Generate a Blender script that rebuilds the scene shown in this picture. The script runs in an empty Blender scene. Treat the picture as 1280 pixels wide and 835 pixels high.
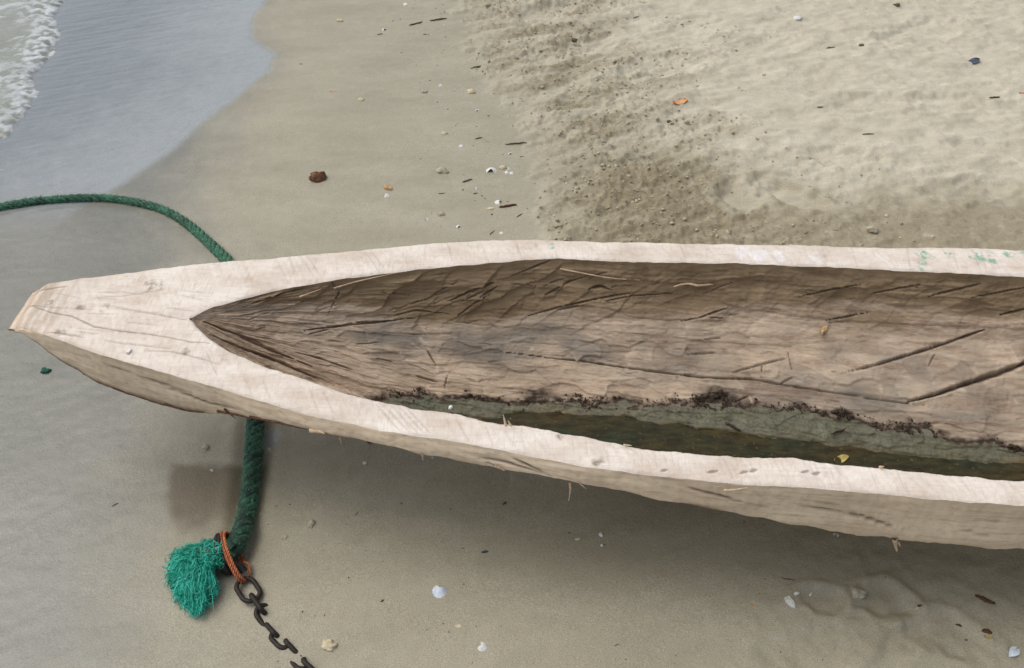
import bpy, bmesh, math, random
import numpy as np
from mathutils import Vector, Matrix
from mathutils.bvhtree import BVHTree

random.seed(7)
rng = np.random.default_rng(7)
S = bpy.context.scene
COL = S.collection

# ------------------------------------------------------------------ camera, sky, sun, exposure
H = 1.65
PITCH = math.radians(45)
F = 1000.0                                   # focal length in pixels of a 1280 wide picture
cam = bpy.data.objects.new('camera', bpy.data.cameras.new('camera'))
COL.objects.link(cam)
cam.location = (0, 0, H)
cam.rotation_euler = (math.pi / 2 - PITCH, 0, 0)
cam.data.sensor_width = 36.0
cam.data.lens = 36.0 * F / 1280.0
cam.data.clip_start = 0.05
cam.data.clip_end = 2000
S.camera = cam

SUN_EL, SUN_AZ = math.radians(62), math.radians(-72)     # azimuth measured from +Y towards +X
world = bpy.data.worlds.new('World')
S.world = world
world.use_nodes = True
wn = world.node_tree
for n in list(wn.nodes):
    wn.nodes.remove(n)
wo = wn.nodes.new('ShaderNodeOutputWorld')
wb = wn.nodes.new('ShaderNodeBackground')
ws = wn.nodes.new('ShaderNodeTexSky')
ws.sky_type = 'NISHITA'
ws.sun_disc = False
ws.sun_elevation = SUN_EL
ws.sun_rotation = SUN_AZ
ws.air_density = 1.0
ws.dust_density = 4.0
ws.ozone_density = 1.0
wh = wn.nodes.new('ShaderNodeHueSaturation')             # overcast: most of the blue is gone
wh.inputs['Saturation'].default_value = 0.46
wn.links.new(ws.outputs[0], wh.inputs['Color'])
wn.links.new(wh.outputs[0], wb.inputs['Color'])
wb.inputs['Strength'].default_value = 0.11
wn.links.new(wb.outputs[0], wo.inputs['Surface'])

sl = bpy.data.lights.new('sun', 'SUN')
sl.energy = 1.0
sl.angle = math.radians(50)
sl.color = (1.0, 0.95, 0.86)
so = bpy.data.objects.new('sun', sl)
COL.objects.link(so)
sd = Vector((math.sin(SUN_AZ) * math.cos(SUN_EL), math.cos(SUN_AZ) * math.cos(SUN_EL), math.sin(SUN_EL)))
so.rotation_euler = sd.to_track_quat('Z', 'Y').to_euler()
so.location = sd * 20

S.view_settings.view_transform = 'Standard'
S.view_settings.look = 'None'
S.view_settings.exposure = 0.38
S.view_settings.gamma = 1.0
S.view_settings.use_curve_mapping = False

# ------------------------------------------------------------------ helpers
cp, sp = math.cos(PITCH), math.sin(PITCH)


def ray(px, py):
    x, v = (px - 640) / F, (417.5 - py) / F
    return Vector((x, cp + v * sp, -sp + v * cp))


def at(px, py, z=0.0):
    d = ray(px, py)
    t = (z - H) / d.z
    return Vector((d.x * t, d.y * t, z))


def scale_at(px, py, z=0.0):
    """metres per pixel at that point"""
    d = ray(px, py)
    return (z - H) / d.z / F


def ss(a, b, x):
    t = np.clip((x - a) / (b - a), 0, 1)
    return t * t * (3 - 2 * t)


def _h(ix, iy, seed):
    n = (ix.astype(np.int64) * 374761393 + iy.astype(np.int64) * 668265263 + seed * 1274126177) & 0xFFFFFFFF
    n = ((n ^ (n >> 13)) * 1274126177) & 0xFFFFFFFF
    n = ((n ^ (n >> 16)) * 2246822519) & 0xFFFFFFFF
    return ((n ^ (n >> 15)) & 0xFFFFFF) / float(0xFFFFFF)


def noise(x, y, seed=0):
    """gradient noise about -1..1"""
    x = np.asarray(x, float); y = np.asarray(y, float)
    ix, iy = np.floor(x), np.floor(y)
    fx, fy = x - ix, y - iy
    ux = fx ** 3 * (fx * (fx * 6 - 15) + 10)
    uy = fy ** 3 * (fy * (fy * 6 - 15) + 10)

    def g(dx, dy):
        a = _h(ix + dx, iy + dy, seed) * 2 * math.pi
        return np.cos(a) * (fx - dx) + np.sin(a) * (fy - dy)
    a = g(0, 0) * (1 - ux) + g(1, 0) * ux
    b = g(0, 1) * (1 - ux) + g(1, 1) * ux
    return (a * (1 - uy) + b * uy) * 1.5


def fbm(x, y, seed=0, octv=4, gain=0.5):
    s, a = 0, 1.0
    for k in range(octv):
        s = s + a * noise(x * 2 ** k, y * 2 ** k, seed + 17 * k)
        a *= gain
    return s


def worley(x, y, seed=0):
    ix, iy = np.floor(x), np.floor(y)
    d1 = np.full(np.shape(x), 9.0)
    idc = np.zeros(np.shape(x))
    for dx in (-1, 0, 1):
        for dy in (-1, 0, 1):
            cx, cy = ix + dx, iy + dy
            px = cx + _h(cx, cy, seed); py = cy + _h(cx, cy, seed + 5)
            d = np.hypot(x - px, y - py)
            m = d < d1
            d1 = np.where(m, d, d1)
            idc = np.where(m, _h(cx, cy, seed + 9), idc)
    return d1, idc


def worley2(x, y, seed=0):
    """nearest and second nearest cell point: d1, d2, cell id"""
    ix, iy = np.floor(x), np.floor(y)
    d1 = np.full(np.shape(x), 9.0); d2 = np.full(np.shape(x), 9.0); idc = np.zeros(np.shape(x)); ox = np.zeros(np.shape(x)); oy = np.zeros(np.shape(x))
    for dx in (-1, 0, 1):
        for dy in (-1, 0, 1):
            cx, cy = ix + dx, iy + dy
            ax, ay = x - (cx + _h(cx, cy, seed)), y - (cy + _h(cx, cy, seed + 5))
            d = np.hypot(ax, ay)
            m = d < d1
            d2 = np.where(m, d1, np.minimum(d2, d))
            idc = np.where(m, _h(cx, cy, seed + 9), idc); ox = np.where(m, ax, ox); oy = np.where(m, ay, oy)
            d1 = np.where(m, d, d1)
    return d1, d2, idc, ox, oy


def seg_dist(P, poly):
    """distance of points P (...,k) to a polyline, and the parameter 0..1 along it"""
    poly = np.asarray(poly, float)
    best = np.full(P.shape[:-1], 1e9)
    par = np.zeros(P.shape[:-1])
    n = len(poly) - 1
    for i in range(n):
        a, b = poly[i], poly[i + 1]
        ab = b - a
        t = np.clip(((P - a) @ ab) / max(ab @ ab, 1e-12), 0, 1)
        d = np.linalg.norm(P - (a + t[..., None] * ab), axis=-1)
        m = d < best
        best = np.where(m, d, best)
        par = np.where(m, (i + t) / n, par)
    return best, par


def signed_side(X, Y, poly):
    """+ on the left of a directed polyline (uses the nearest segment)"""
    P = np.stack([X, Y], -1)
    poly = np.asarray(poly, float)
    best = np.full(X.shape, 1e9); sg = np.zeros(X.shape)
    for i in range(len(poly) - 1):
        a, b = poly[i], poly[i + 1]
        ab = b - a
        t = np.clip(((P - a) @ ab) / (ab @ ab), 0, 1)
        q = P - (a + t[..., None] * ab)
        d = np.linalg.norm(q, axis=-1)
        m = d < best - 1e-9
        best = np.where(m, d, best)
        sg = np.where(m, np.sign(ab[0] * (P[..., 1] - a[1]) - ab[1] * (P[..., 0] - a[0])), sg)
    return best * sg


def link(name, me, mat=None, parent=None):
    o = bpy.data.objects.new(name, me)
    COL.objects.link(o)
    if mat:
        me.materials.append(mat)
    if parent:
        o.parent = parent
    return o


def np_mesh(name, V, quads, mat=None, parent=None, attrs=None, smooth=True):
    V = np.asarray(V, np.float32).reshape(-1, 3)
    quads = np.asarray(quads, np.int32)
    k = quads.shape[1]
    me = bpy.data.meshes.new(name)
    me.vertices.add(len(V))
    me.vertices.foreach_set('co', V.ravel())
    me.loops.add(quads.size)
    me.loops.foreach_set('vertex_index', quads.ravel())
    me.polygons.add(len(quads))
    me.polygons.foreach_set('loop_start', np.arange(0, quads.size, k, dtype=np.int32))
    me.polygons.foreach_set('use_smooth', np.full(len(quads), smooth))
    for an, av in (attrs or {}).items():
        av = np.asarray(av, np.float32)
        if av.ndim > 1 and av.shape[-1] == 3 and av.size == V.size:
            a = me.attributes.new(an, 'FLOAT_COLOR', 'POINT')
            c = np.ones((len(V), 4), np.float32); c[:, :3] = av.reshape(-1, 3)
            a.data.foreach_set('color', c.ravel())
        else:
            a = me.attributes.new(an, 'FLOAT', 'POINT')
            a.data.foreach_set('value', av.ravel())
    me.update(calc_edges=True)
    return link(name, me, mat, parent)


def grid_quads(n, m, mask=None, flip=False):
    i = np.arange(n * m).reshape(n, m)
    q = np.stack([i[:-1, :-1], i[1:, :-1], i[1:, 1:], i[:-1, 1:]], -1)
    if flip:
        q = q[..., ::-1]
    return q[mask] if mask is not None else q.reshape(-1, 4)


def grid_normals(P):
    du = np.gradient(P, axis=0); dv = np.gradient(P, axis=1)
    n = np.cross(du, dv)
    return n / np.maximum(np.linalg.norm(n, axis=-1, keepdims=True), 1e-12)


def tag(o, label=None, cat=None, group=None, kind=None):
    if label: o['label'] = label
    if cat: o['category'] = cat
    if group: o['group'] = group
    if kind: o['kind'] = kind
    return o


def empty(name, loc):
    o = bpy.data.objects.new(name, None)
    o.empty_display_size = 0.05
    COL.objects.link(o)
    o.location = loc
    return o


class NT:
    """small node-tree writer"""
    def __init__(s, name):
        s.m = bpy.data.materials.new(name)
        s.m.use_nodes = True
        s.t = s.m.node_tree
        s.b = s.t.nodes['Principled BSDF']
        s.b.inputs['Roughness'].default_value = 0.8

    def n(s, typ, props=None, **inp):
        nd = s.t.nodes.new(typ)
        for k, v in (props or {}).items():
            setattr(nd, k, v)
        for k, v in inp.items():
            s.put(nd.inputs[int(k[1:])] if k[0] == 'i' and k[1:].isdigit() else nd.inputs[k.replace('_', ' ')], v)
        return nd

    def put(s, sock, v):
        if isinstance(v, bpy.types.NodeSocket):
            s.t.links.new(v, sock)
        elif isinstance(v, (tuple, list)) and sock.type == 'RGBA' and len(v) == 3:
            sock.default_value = (*v, 1)
        else:
            sock.default_value = v

    def set(s, **kw):
        for k, v in kw.items():
            s.put(s.b.inputs[k.replace('_', ' ')], v)

    def attr(s, name):
        nd = s.n('ShaderNodeAttribute', {'attribute_name': name})
        return nd

    def pos(s):
        return s.n('ShaderNodeTexCoord').outputs['Object']

    def mapv(s, v, scale=(1, 1, 1), rot=(0, 0, 0)):
        return s.n('ShaderNodeMapping', None, Vector=v, Scale=scale, Rotation=rot).outputs[0]

    def noise(s, v, scale, detail=3, rough=0.55, dist=0.0):
        return s.n('ShaderNodeTexNoise', None, Vector=v, Scale=scale, Detail=detail, Roughness=rough, Distortion=dist).outputs['Fac']

    def ramp(s, f, a, b, lo=0.0, hi=1.0):
        return s.n('ShaderNodeMapRange', {'clamp': True}, i0=f, i1=a, i2=b, i3=lo, i4=hi).outputs[0]

    def mix(s, f, a, b, mode='MIX'):
        nd = s.n('ShaderNodeMix', {'data_type': 'RGBA', 'blend_type': mode})
        s.put(nd.inputs[0], f); s.put(nd.inputs[6], a); s.put(nd.inputs[7], b)
        return nd.outputs[2]

    def math(s, op, a, b=0.0):
        return s.n('ShaderNodeMath', {'operation': op}, i0=a, i1=b).outputs[0]

    def bump(s, h, strength=0.5, dist=0.002, nrm=None):
        nd = s.n('ShaderNodeBump', None, Height=h, Strength=strength, Distance=dist)
        if nrm is not None:
            s.put(nd.inputs['Normal'], nrm)
        return nd.outputs[0]


def simple_mat(name, c1, c2, scale=60, rough=0.7, bump=0.4, bd=0.001, spec=0.3, stretch=(1, 1, 1)):
    t = NT(name)
    v = t.mapv(t.pos(), stretch)
    f = t.noise(v, scale, 5, 0.6)
    t.set(Base_Color=t.mix(t.ramp(f, 0.35, 0.65), c1, c2), Roughness=rough,
          Normal=t.bump(t.noise(v, scale * 2.2, 4), bump, bd))
    t.b.inputs['Specular IOR Level'].default_value = spec
    return t.m


def lin(r, g, b):
    f = lambda c: (c / 255 / 12.92) if c <= 10 else ((c / 255 + 0.055) / 1.055) ** 2.4
    return (f(r), f(g), f(b))


# ------------------------------------------------------------------ ground
def px_poly(pts, z=0.0):
    return np.array([[at(x, y, z).x, at(x, y, z).y] for x, y in pts])


def axis(lo, hi, step, far, grow=1.12):
    core = list(np.arange(lo, hi + step / 2, step))
    s, x, up = step, core[-1], []
    while x < far:
        s *= grow; x += s; up.append(x)
    s, x, dn = step, core[0], []
    while x > -far:
        s *= grow; x -= s; dn.append(x)
    return np.array(dn[::-1] + core + up)


gx = axis(-2.35, 2.6, 0.0068, 160)
gy = axis(0.48, 4.2, 0.0068, 160)
GX, GY = np.meshgrid(gx, gy, indexing='ij')

# boundary of the trampled dry sand (right of the line), read off the photo
dry_edge = px_poly([(560, -60), (572, 10), (585, 55), (602, 100), (640, 140), (650, 185), (672, 215), (655, 250), (676, 285), (670, 330), (660, 420)])
film_edge = px_poly([(352, -50), (336, -4), (318, 22), (316, 48), (344, 66), (338, 88), (318, 105), (290, 128), (255, 152), (215, 188), (160, 228), (100, 262), (60, 300)])
shore = px_poly([(110, -60), (88, -10), (74, 20), (82, 44), (66, 72), (46, 96), (52, 118), (34, 146), (14, 172), (-22, 184), (-60, 220), (-120, 300), (-260, 460)])
wet_edge = px_poly([(348, -50), (330, -4), (312, 24), (310, 48), (336, 68), (326, 92), (296, 124), (235, 275), (262, 310), (240, 420), (205, 560), (190, 700), (150, 900)])

wob = 0.03 * noise(GX * 9, GY * 9, 3) + 0.02 * noise(GX * 27, GY * 27, 4)
rag_ = 0.07 * noise(GX * 3 - GY * 2, GY * 11 - GX * 4, 8) + 0.04 * noise(GX * 8 - GY * 5, GY * 26 - GX * 9, 9)
dry_d = signed_side(GX, GY, dry_edge) + wob * 1.2 + rag_ * ss(1.9, 2.3, GY)
DRY = ss(-0.03, 0.05, dry_d) * (0.55 + 0.45 * ss(0.0, 0.3, dry_d + 2 * wob))                     # 1 = trampled loose sand
DRY = DRY * ss(1.05, 1.35, GY)
film_d = -signed_side(GX, GY, film_edge) + wob * 0.25
FILM = ss(-0.02, 0.035, film_d) * ss(2.05, 2.45, GY)
wet_d = -signed_side(GX, GY, wet_edge) + wob * 2
WET = np.maximum(ss(-0.22, 0.26, wet_d), FILM)
SHEEN_FADE = ss(0.0, 0.75, film_d + 3 * wob)
# a small film lens right of the rope where it comes out from under the boat
for (px, py, r) in ((337, 548, 0.032),):
    q = at(px, py)
    FILM = np.maximum(FILM, 0.9 * ss(r, r * 0.4, np.hypot((GX - q.x), (GY - q.y) * 0.7)))
# damp darker patch beside the rope
dkl = signed_side(GX, GY, px_poly([(214, 720), (203, 575), (196, 500)]))
q0, q1 = at(260, 574), at(312, 690)
DK = ss(0.0, 0.03, -dkl + 0.35 * wob) * ss(0.0, 0.03, q1.x - GX) * ss(0, 0.03, q0.y - GY + 0.3 * wob) * ss(-0.03, 0.11, GY - q1.y - 0.02 + wob)
# moist loose sand beside the boat: trampled but darker
m0 = at(770, 262)
MOIST = ss(0.62, 0.24, np.hypot((GX - m0.x) * 0.75, (GY - m0.y) * 1.15) + 2.2 * wob)
MOIST = np.maximum(MOIST, 0.85 * ss(0.40, 0.1, np.abs(GY - at(900, 300).y) + 2 * wob) * ss(0.1, 0.3, GX))
brd = ss(0.95, 0.10, dry_d + 3 * wob + 2 * rag_) * (0.35 + 0.65 * ss(-0.2, 0.3, noise(GX * 3 - GY, GY * 8 - GX * 3, 33)))
MOIST = np.maximum(MOIST, brd)
MOIST = np.maximum(MOIST, 0.75 * ss(1.6, 0.5, GX + 0.3 * (GY - 2)) * ss(0.1, 0.55, noise(GX * 2.2 - GY, GY * 6 - GX * 2, 34) + 0.5 * noise(GX * 9, GY * 15, 35)))
FOOT = np.zeros(GX.shape)
for px, py, lp, wp, dg in ((985, 248, 58, 26, -35), (925, 247, 40, 34, 60), (950, 130, 60, 26, 15)):
    q = at(px, py); s_ = scale_at(px, py); a_ = math.radians(dg)
    u = ((GX - q.x) * math.cos(a_) + (GY - q.y) * math.sin(a_)) / (lp * s_); v = (-(GX - q.x) * math.sin(a_) + (GY - q.y) * math.cos(a_)) / (wp * s_)
    FOOT = np.maximum(FOOT, ss(1.35, 0.55, np.sqrt(u * u + v * v) + 0.30 * noise(GX * 14, GY * 14, 36) + 0.2 * noise(GX * 40, GY * 40, 37)))
MOIST = MOIST * DRY * (1 - 0.55 * FOOT)

# relief
ang = math.radians(24)
RX, RY = GX * math.cos(ang) + GY * math.sin(ang), -GX * math.sin(ang) + GY * math.cos(ang)
Z = 0.004 * noise(GX * 2.1, GY * 2.1, 11) + 0.0009 * (1 - 0.7 * WET) * noise(RX * 7, RY * 30, 12)
Z = Z + 0.0006 * noise(GX * 45, GY * 45, 13) + 0.0007 * noise(RX * 16, RY * 26, 19) + 0.003 * ss(0.25, 0.7, noise(RX * 3.2, RY * 6, 20)) * noise(RX * 8, RY * 30, 23) * 0.5
crumb, _ = worley(GX * 42 + noise(GX * 30, GY * 30, 5), GY * 42, 21)
crumb2, _ = worley(GX * 85 + noise(GX * 60, GY * 60, 6), GY * 85, 22)
patch = ss(-0.15, 0.5, noise(GX * 2.6, GY * 3.4, 31) + 0.6 * noise(GX * 9, GY * 9, 32) + 0.9 * MOIST)
lump = 0.016 * noise(RX * 4.2, RY * 9.5, 14) + 0.011 * noise(RX * 11, RY * 22, 15) + 0.006 * noise(GX * 26, GY * 34, 16)
calm = ss(0.5, 1.5, GX + 0.25 * (GY - 2) + 2 * wob)
lump = lump * (1 - 0.45 * calm) * (1 - 0.5 * FOOT)
lump = lump + (1 - 0.68 * calm) * (1 - 0.85 * FOOT) * (0.35 + 0.65 * patch) * (0.0075 * ss(0.62, 0.1, crumb) + 0.0050 * ss(0.6, 0.1, crumb2) + 0.005 * noise(GX * 55, GY * 55, 17) + 0.0025 * noise(GX * 100, GY * 100, 18))
Z = Z + DRY * (lump * ss(5.2, 4.2, GY) * ss(3.4, 2.6, GX) + 0.012)
# ripples of the backwash under the film
Z = Z + FILM * (0.0020 * noise(RX * 5, RY * 34, 41) * ss(-1.1, -1.9, GX) + 0.0002 * noise(RX * 11, RY * 80, 42) - 0.002)


def dent(px, py, lpx, wpx, deg, depth, rim=0.4, z=0.0):
    """one footprint-like hollow with a pushed-up rim"""
    global Z
    q = at(px, py); s = scale_at(px, py)
    a = math.radians(deg)
    X, Y = GX - q.x, GY - q.y
    u = (X * math.cos(a) + Y * math.sin(a)) / (lpx * s); v = (-X * math.sin(a) + Y * math.cos(a)) / (wpx * s)
    r = np.sqrt(u * u + v * v) + 0.26 * noise(GX * 15, GY * 15, int(px)) + 0.10 * noise(GX * 40, GY * 40, int(py))
    Z = Z - depth * ss(1.0, 0.55, r) + depth * rim * np.exp(-((r - 1.12) / 0.16) ** 2)


for a in ((985, 248, 54, 24, -35, 0.022), (925, 247, 38, 32, 60, 0.020), (1085, 132, 70, 26, 15, 0.012), (1180, 132, 60, 26, 5, 0.012),
          (820, 205, 60, 22, 15, 0.012), (830, 85, 70, 28, 20, 0.014), (730, 60, 50, 30, 40, 0.014), (1050, 200, 55, 24, 170, 0.014),
          (1210, 240, 70, 25, 10, 0.013), (1150, 45, 80, 30, 30, 0.012), (960, 60, 70, 26, 25, 0.012), (720, 130, 46, 22, 30, 0.014),
          (760, 215, 70, 18, 160, 0.012), (880, 165, 50, 22, 40, 0.012), (1240, 190, 60, 22, 160, 0.012), (690, 20, 60, 26, 20, 0.014)):
    dent(*a)
for a in ((1025, 748, 34, 20, 0, 0.010), (1100, 748, 42, 26, -10, 0.011), (1072, 738, 16, 11, 10, 0.004), (1180, 790, 60, 34, -30, 0.008), (1120, 815, 60, 22, 40, 0.007), (1010, 810, 80, 30, 10, 0.005)):
    dent(*a)
bumpz = at(1072, 740)
Z = Z + 0.012 * ss(0.03, 0.0, np.hypot(GX - bumpz.x, GY - bumpz.y))
# rougher patch at the lower right
LR = ss(0.42, 0.1, np.hypot((GX - at(1160, 790).x) * 0.7, GY - at(1160, 790).y) + wob)
Z = Z + LR * (0.003 * noise(GX * 26, GY * 26, 51) + 0.002 * noise(GX * 70, GY * 70, 52))
# beach falls away under the sea
sea_d = -signed_side(GX, GY, shore)
Z = Z - 0.05 * np.clip(sea_d + 0.02, 0, 4) - 0.03 * np.clip(sea_d - 4, 0, 10) * 0.2
# damp sand scoured next to the rope
rope_px = [(-900, 560), (-420, 330), (-150, 272), (-40, 261), (0, 256), (40, 250), (85, 246), (130, 245), (165, 249), (200, 258), (228, 273), (252, 293), (272, 312), (290, 332), (308, 372), (320, 430), (324, 480),
           (319, 527), (316, 570), (312, 610), (307, 642), (300, 668), (290, 690)]
rope_xy = px_poly(rope_px, 0.015)
rd, _ = seg_dist(np.stack([GX, GY], -1), rope_xy[3:])
Z = Z - 0.006 * ss(0.055, 0.02, rd) * (1 - 0.7 * ss(1.5, 1.8, GY)) + 0.003 * np.exp(-((rd - 0.06) / 0.02) ** 2) * (1 - FILM) * ss(1.6, 1.4, GY)
# everything fades to flat far away, with low dunes on the land side
far = ss(6, 30, np.hypot(GX, GY))
Z = Z * (1 - far * 0.5) + far * 0.6 * ss(8, 60, GX) * (1 + noise(GX * 0.05, GY * 0.05, 61))

g = NT('beach_sand')
P_ = g.pos()
dry, wet, film = g.attr('dry').outputs['Fac'], g.attr('wet').outputs['Fac'], g.attr('film').outputs['Fac']
moist, dk = g.attr('moist').outputs['Fac'], g.attr('stain').outputs['Fac']
fine = g.noise(P_, 420, 2, 0.6)
mid = g.noise(P_, 26, 5, 0.6)
big = g.noise(g.mapv(P_, (1, 2.6, 1), (0, 0, -0.45)), 2.6, 4, 0.6)
c_damp = g.mix(g.ramp(big, 0.3, 0.7), lin(152, 147, 129), lin(168, 163, 145))
c_dry = g.mix(g.ramp(g.noise(g.mapv(P_, (1, 2, 1), (0, 0, -0.4)), 5, 6, 0.65), 0.3, 0.7), lin(180, 174, 156), lin(204, 199, 182))
c_moist = lin(141, 132, 109)
c = g.mix(dry, c_damp, g.mix(g.math('MULTIPLY', moist, g.ramp(mid, 0.2, 0.5, 0.35, 1.0)), c_dry, c_moist))
c = g.mix(g.math('MULTIPLY', wet, 0.85), c, g.mix(g.ramp(big, 0.3, 0.7), lin(106, 109, 105), lin(121, 123, 118)))
c = g.mix(g.math('MULTIPLY', film, 0.92), c, g.mix(g.attr('dark_tone').outputs['Fac'], lin(154, 161, 166), lin(121, 131, 138)))  # sky reflection painted into the film colour: pale blue-grey edge, darker further in
c = g.mix(g.math('MULTIPLY', dk, 0.85), c, lin(96, 86, 66))
c = g.mix(g.ramp(fine, 0.3, 0.7, 0.0, 1.0), g.mix(1.0, c, (0.72, 0.71, 0.69), 'MULTIPLY'), g.mix(1.0, c, (1.24, 1.23, 1.20), 'MULTIPLY'))
speck = g.ramp(g.noise(P_, 190, 2, 0.5), 0.70, 0.76)
c = g.mix(g.math('MULTIPLY', speck, 0.45), c, lin(84, 76, 62))
c = g.mix(g.ramp(mid, 0.2, 0.8, 0.14, 0.0), c, lin(96, 88, 72))
rough = g.mix(wet, g.mix(dry, (0.58, 0.58, 0.58), (0.95, 0.95, 0.95)), (0.28, 0.28, 0.28))
rough = g.mix(film, rough, (0.08, 0.08, 0.08))
hgt = g.math('ADD', g.math('MULTIPLY', fine, 0.6), g.noise(P_, 130, 4, 0.65))
bstr = g.math('SUBTRACT', g.math('SUBTRACT', 0.66, g.math('MULTIPLY', wet, 0.30)), g.math('MULTIPLY', film, 0.34))
rip = g.noise(g.mapv(P_, (3, 26, 1), (0, 0, -0.42)), 3.0, 3, 0.5)
nb = g.n('ShaderNodeBump', None, Height=hgt, Strength=bstr, Distance=0.0022).outputs[0]
nb = g.n('ShaderNodeBump', None, Height=rip, Strength=g.math('MULTIPLY', film, 0.14), Distance=0.012, Normal=nb).outputs[0]
g.set(Base_Color=c, Roughness=rough, Normal=nb)
g.b.inputs['Specular IOR Level'].default_value = 0.5
ground = np_mesh('beach_sand', np.stack([GX, GY, Z], -1), grid_quads(*GX.shape), g.m,
                 attrs={'dry': DRY, 'wet': WET, 'film': FILM, 'moist': MOIST, 'stain': DK, 'dark_tone': SHEEN_FADE})
tag(ground, kind='structure')


def gz(x, y):
    """height of the sand at a point"""
    i = min(max(np.searchsorted(gx, x) - 1, 0), len(gx) - 2); j = min(max(np.searchsorted(gy, y) - 1, 0), len(gy) - 2)
    u, v = (x - gx[i]) / (gx[i + 1] - gx[i]), (y - gy[j]) / (gy[j + 1] - gy[j])
    return float((Z[i, j] * (1 - v) + Z[i, j + 1] * v) * (1 - u) + (Z[i + 1, j] * (1 - v) + Z[i + 1, j + 1] * v) * u)


def on_ground(px, py):
    p = at(px, py)
    for _ in range(3):
        p = at(px, py, gz(p.x, p.y))
    return p


# ------------------------------------------------------------------ the sea: a swash lobe with a foam lip
sx = axis(-3.4, -1.5, 0.008, 160)
sx = sx[sx < -1.45]
sy = axis(1.2, 5.2, 0.008, 160)
SX, SY = np.meshgrid(sx, sy, indexing='ij')
sdist = -signed_side(SX, SY, shore) + 0.02 * noise(SX * 14, SY * 14, 71) + 0.012 * noise(SX * 40, SY * 40, 72)
sz = -0.012 + 0.016 * ss(0.0, 0.05, sdist) + 0.012 * ss(0.02, 0.12, sdist) * ss(0.45, 0.1, sdist) \
    + 0.005 * noise(SX * 6, SY * 9, 73) * ss(0.05, 0.3, sdist) + 0.0025 * noise(SX * 18 + SY * 6, SY * 26, 74) * ss(0.03, 0.2, sdist)
fo = ss(-0.005, 0.03, sdist) * ss(0.30, 0.02, sdist + 0.10 * noise(SX * 5, SY * 5, 75)) * ss(-0.5, 0.35, fbm(SX * 26, SY * 26, 76))
fo = np.maximum(fo, 0.6 * ss(0.1, 0.7, fbm(SX * 5 + 0.5 * SY, SY * 13 - SX * 6, 77, 5)) * ss(0.05, 0.2, sdist))
sz = sz + 0.004 * fo * (0.6 + 0.6 * noise(SX * 60, SY * 60, 78))
sq = (sdist[:-1, :-1] > -0.04)
w = NT('sea_water')
v = w.pos()
fa = w.attr('foam').outputs['Fac']
fn = w.noise(v, 70, 5, 0.7)
ff = w.ramp(w.math('ADD', fa, w.math('MULTIPLY', w.math('SUBTRACT', fn, 0.5), 1.0)), 0.10, 1.25)
w.set(Base_Color=w.mix(ff, w.mix(w.ramp(w.noise(v, 5, 4), 0.3, 0.7), lin(126, 130, 122), lin(148, 152, 144)), lin(214, 220, 226)),
      Roughness=w.mix(ff, (0.12, 0.12, 0.12), (0.75, 0.75, 0.75)),
      Normal=w.bump(w.math('ADD', w.noise(w.mapv(v, (1, 2, 1), (0, 0, -0.4)), 28, 4), w.math('MULTIPLY', ff, w.noise(v, 160, 3))), 0.5, 0.01))
w.b.inputs['IOR'].default_value = 1.33
sea = np_mesh('sea', np.stack([SX, SY, sz], -1), grid_quads(*SX.shape, mask=sq), w.m, attrs={'foam': fo})
tag(sea, kind='structure')

# ------------------------------------------------------------------ the dugout canoe
ZR = 0.42


def curve_of(pts, z=ZR):
    q = np.array([[at(x, y, z).x, at(x, y, z).y] for x, y in pts])
    o = np.argsort(q[:, 0])
    return q[o]


far_out = curve_of([(36, 357.5), (100, 347), (180, 337), (220, 332), (287, 325.5), (368, 319), (455, 311.5), (542, 303), (596, 300), (650, 298.5), (750, 301), (850, 303), (960, 305), (1116, 308.5), (1280, 310)])
far_in = curve_of([(238, 398), (252, 389), (267, 382), (344, 362), (408, 351), (468, 342), (508, 337.5), (542, 334), (599, 329), (650, 324.5), (699, 321.6), (740, 324), (778, 326), (920, 328), (1067, 334), (1280, 345)])
near_in = curve_of([(238, 398), (246, 408), (260, 422), (287, 439), (320, 453), (354, 464.5), (408, 483), (440, 493), (482, 502), (530, 512), (572, 516), (600, 524), (625, 530), (660, 531), (680, 536), (730, 546), (780, 555), (807, 561), (880, 567), (930, 570.5), (990, 571.5), (1020, 575), (1045, 580), (1070, 581), (1107, 585), (1215, 595.5), (1280, 600)])
near_out = curve_of([(9, 405), (54, 417), (129, 443), (201, 464), (264, 481), (334, 503), (394, 520), (480, 537.5), (555, 549), (620, 560), (670, 571), (730, 582.5), (800, 591), (855, 597.5), (930, 604.5), (992, 607.5), (1030, 610.5), (1100, 616), (1165, 623), (1280, 631)])
sil = [(9, 407), (22, 414), (39, 425), (72, 449), (118, 476), (172, 496), (215, 510), (248, 516), (298, 519), (331, 524), (381, 535), (428, 546), (480, 555), (522, 565), (580, 576), (625, 587), (650, 590), (692, 597.5), (740, 606), (800, 619), (855, 630), (912, 640), (1043, 665), (1165, 678), (1280, 688)]
X0 = float(min(far_out[0, 0], near_out[0, 0])) - 0.0
XT = float(far_in[0, 0])                      # tip of the hollow
YT = float(far_in[0, 1])
XE = 3.35                                     # stern, out of the picture
st = np.concatenate([np.arange(X0, 1.45, 0.0025), np.arange(1.45, XE, 0.02), [XE]])
NS = len(st)


def smooth(a, k):
    kk = np.hanning(k + 2)[1:-1]; kk /= kk.sum()
    return np.convolve(np.pad(a, k // 2, mode='edge'), kk, mode='valid')[:len(a)]


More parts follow.
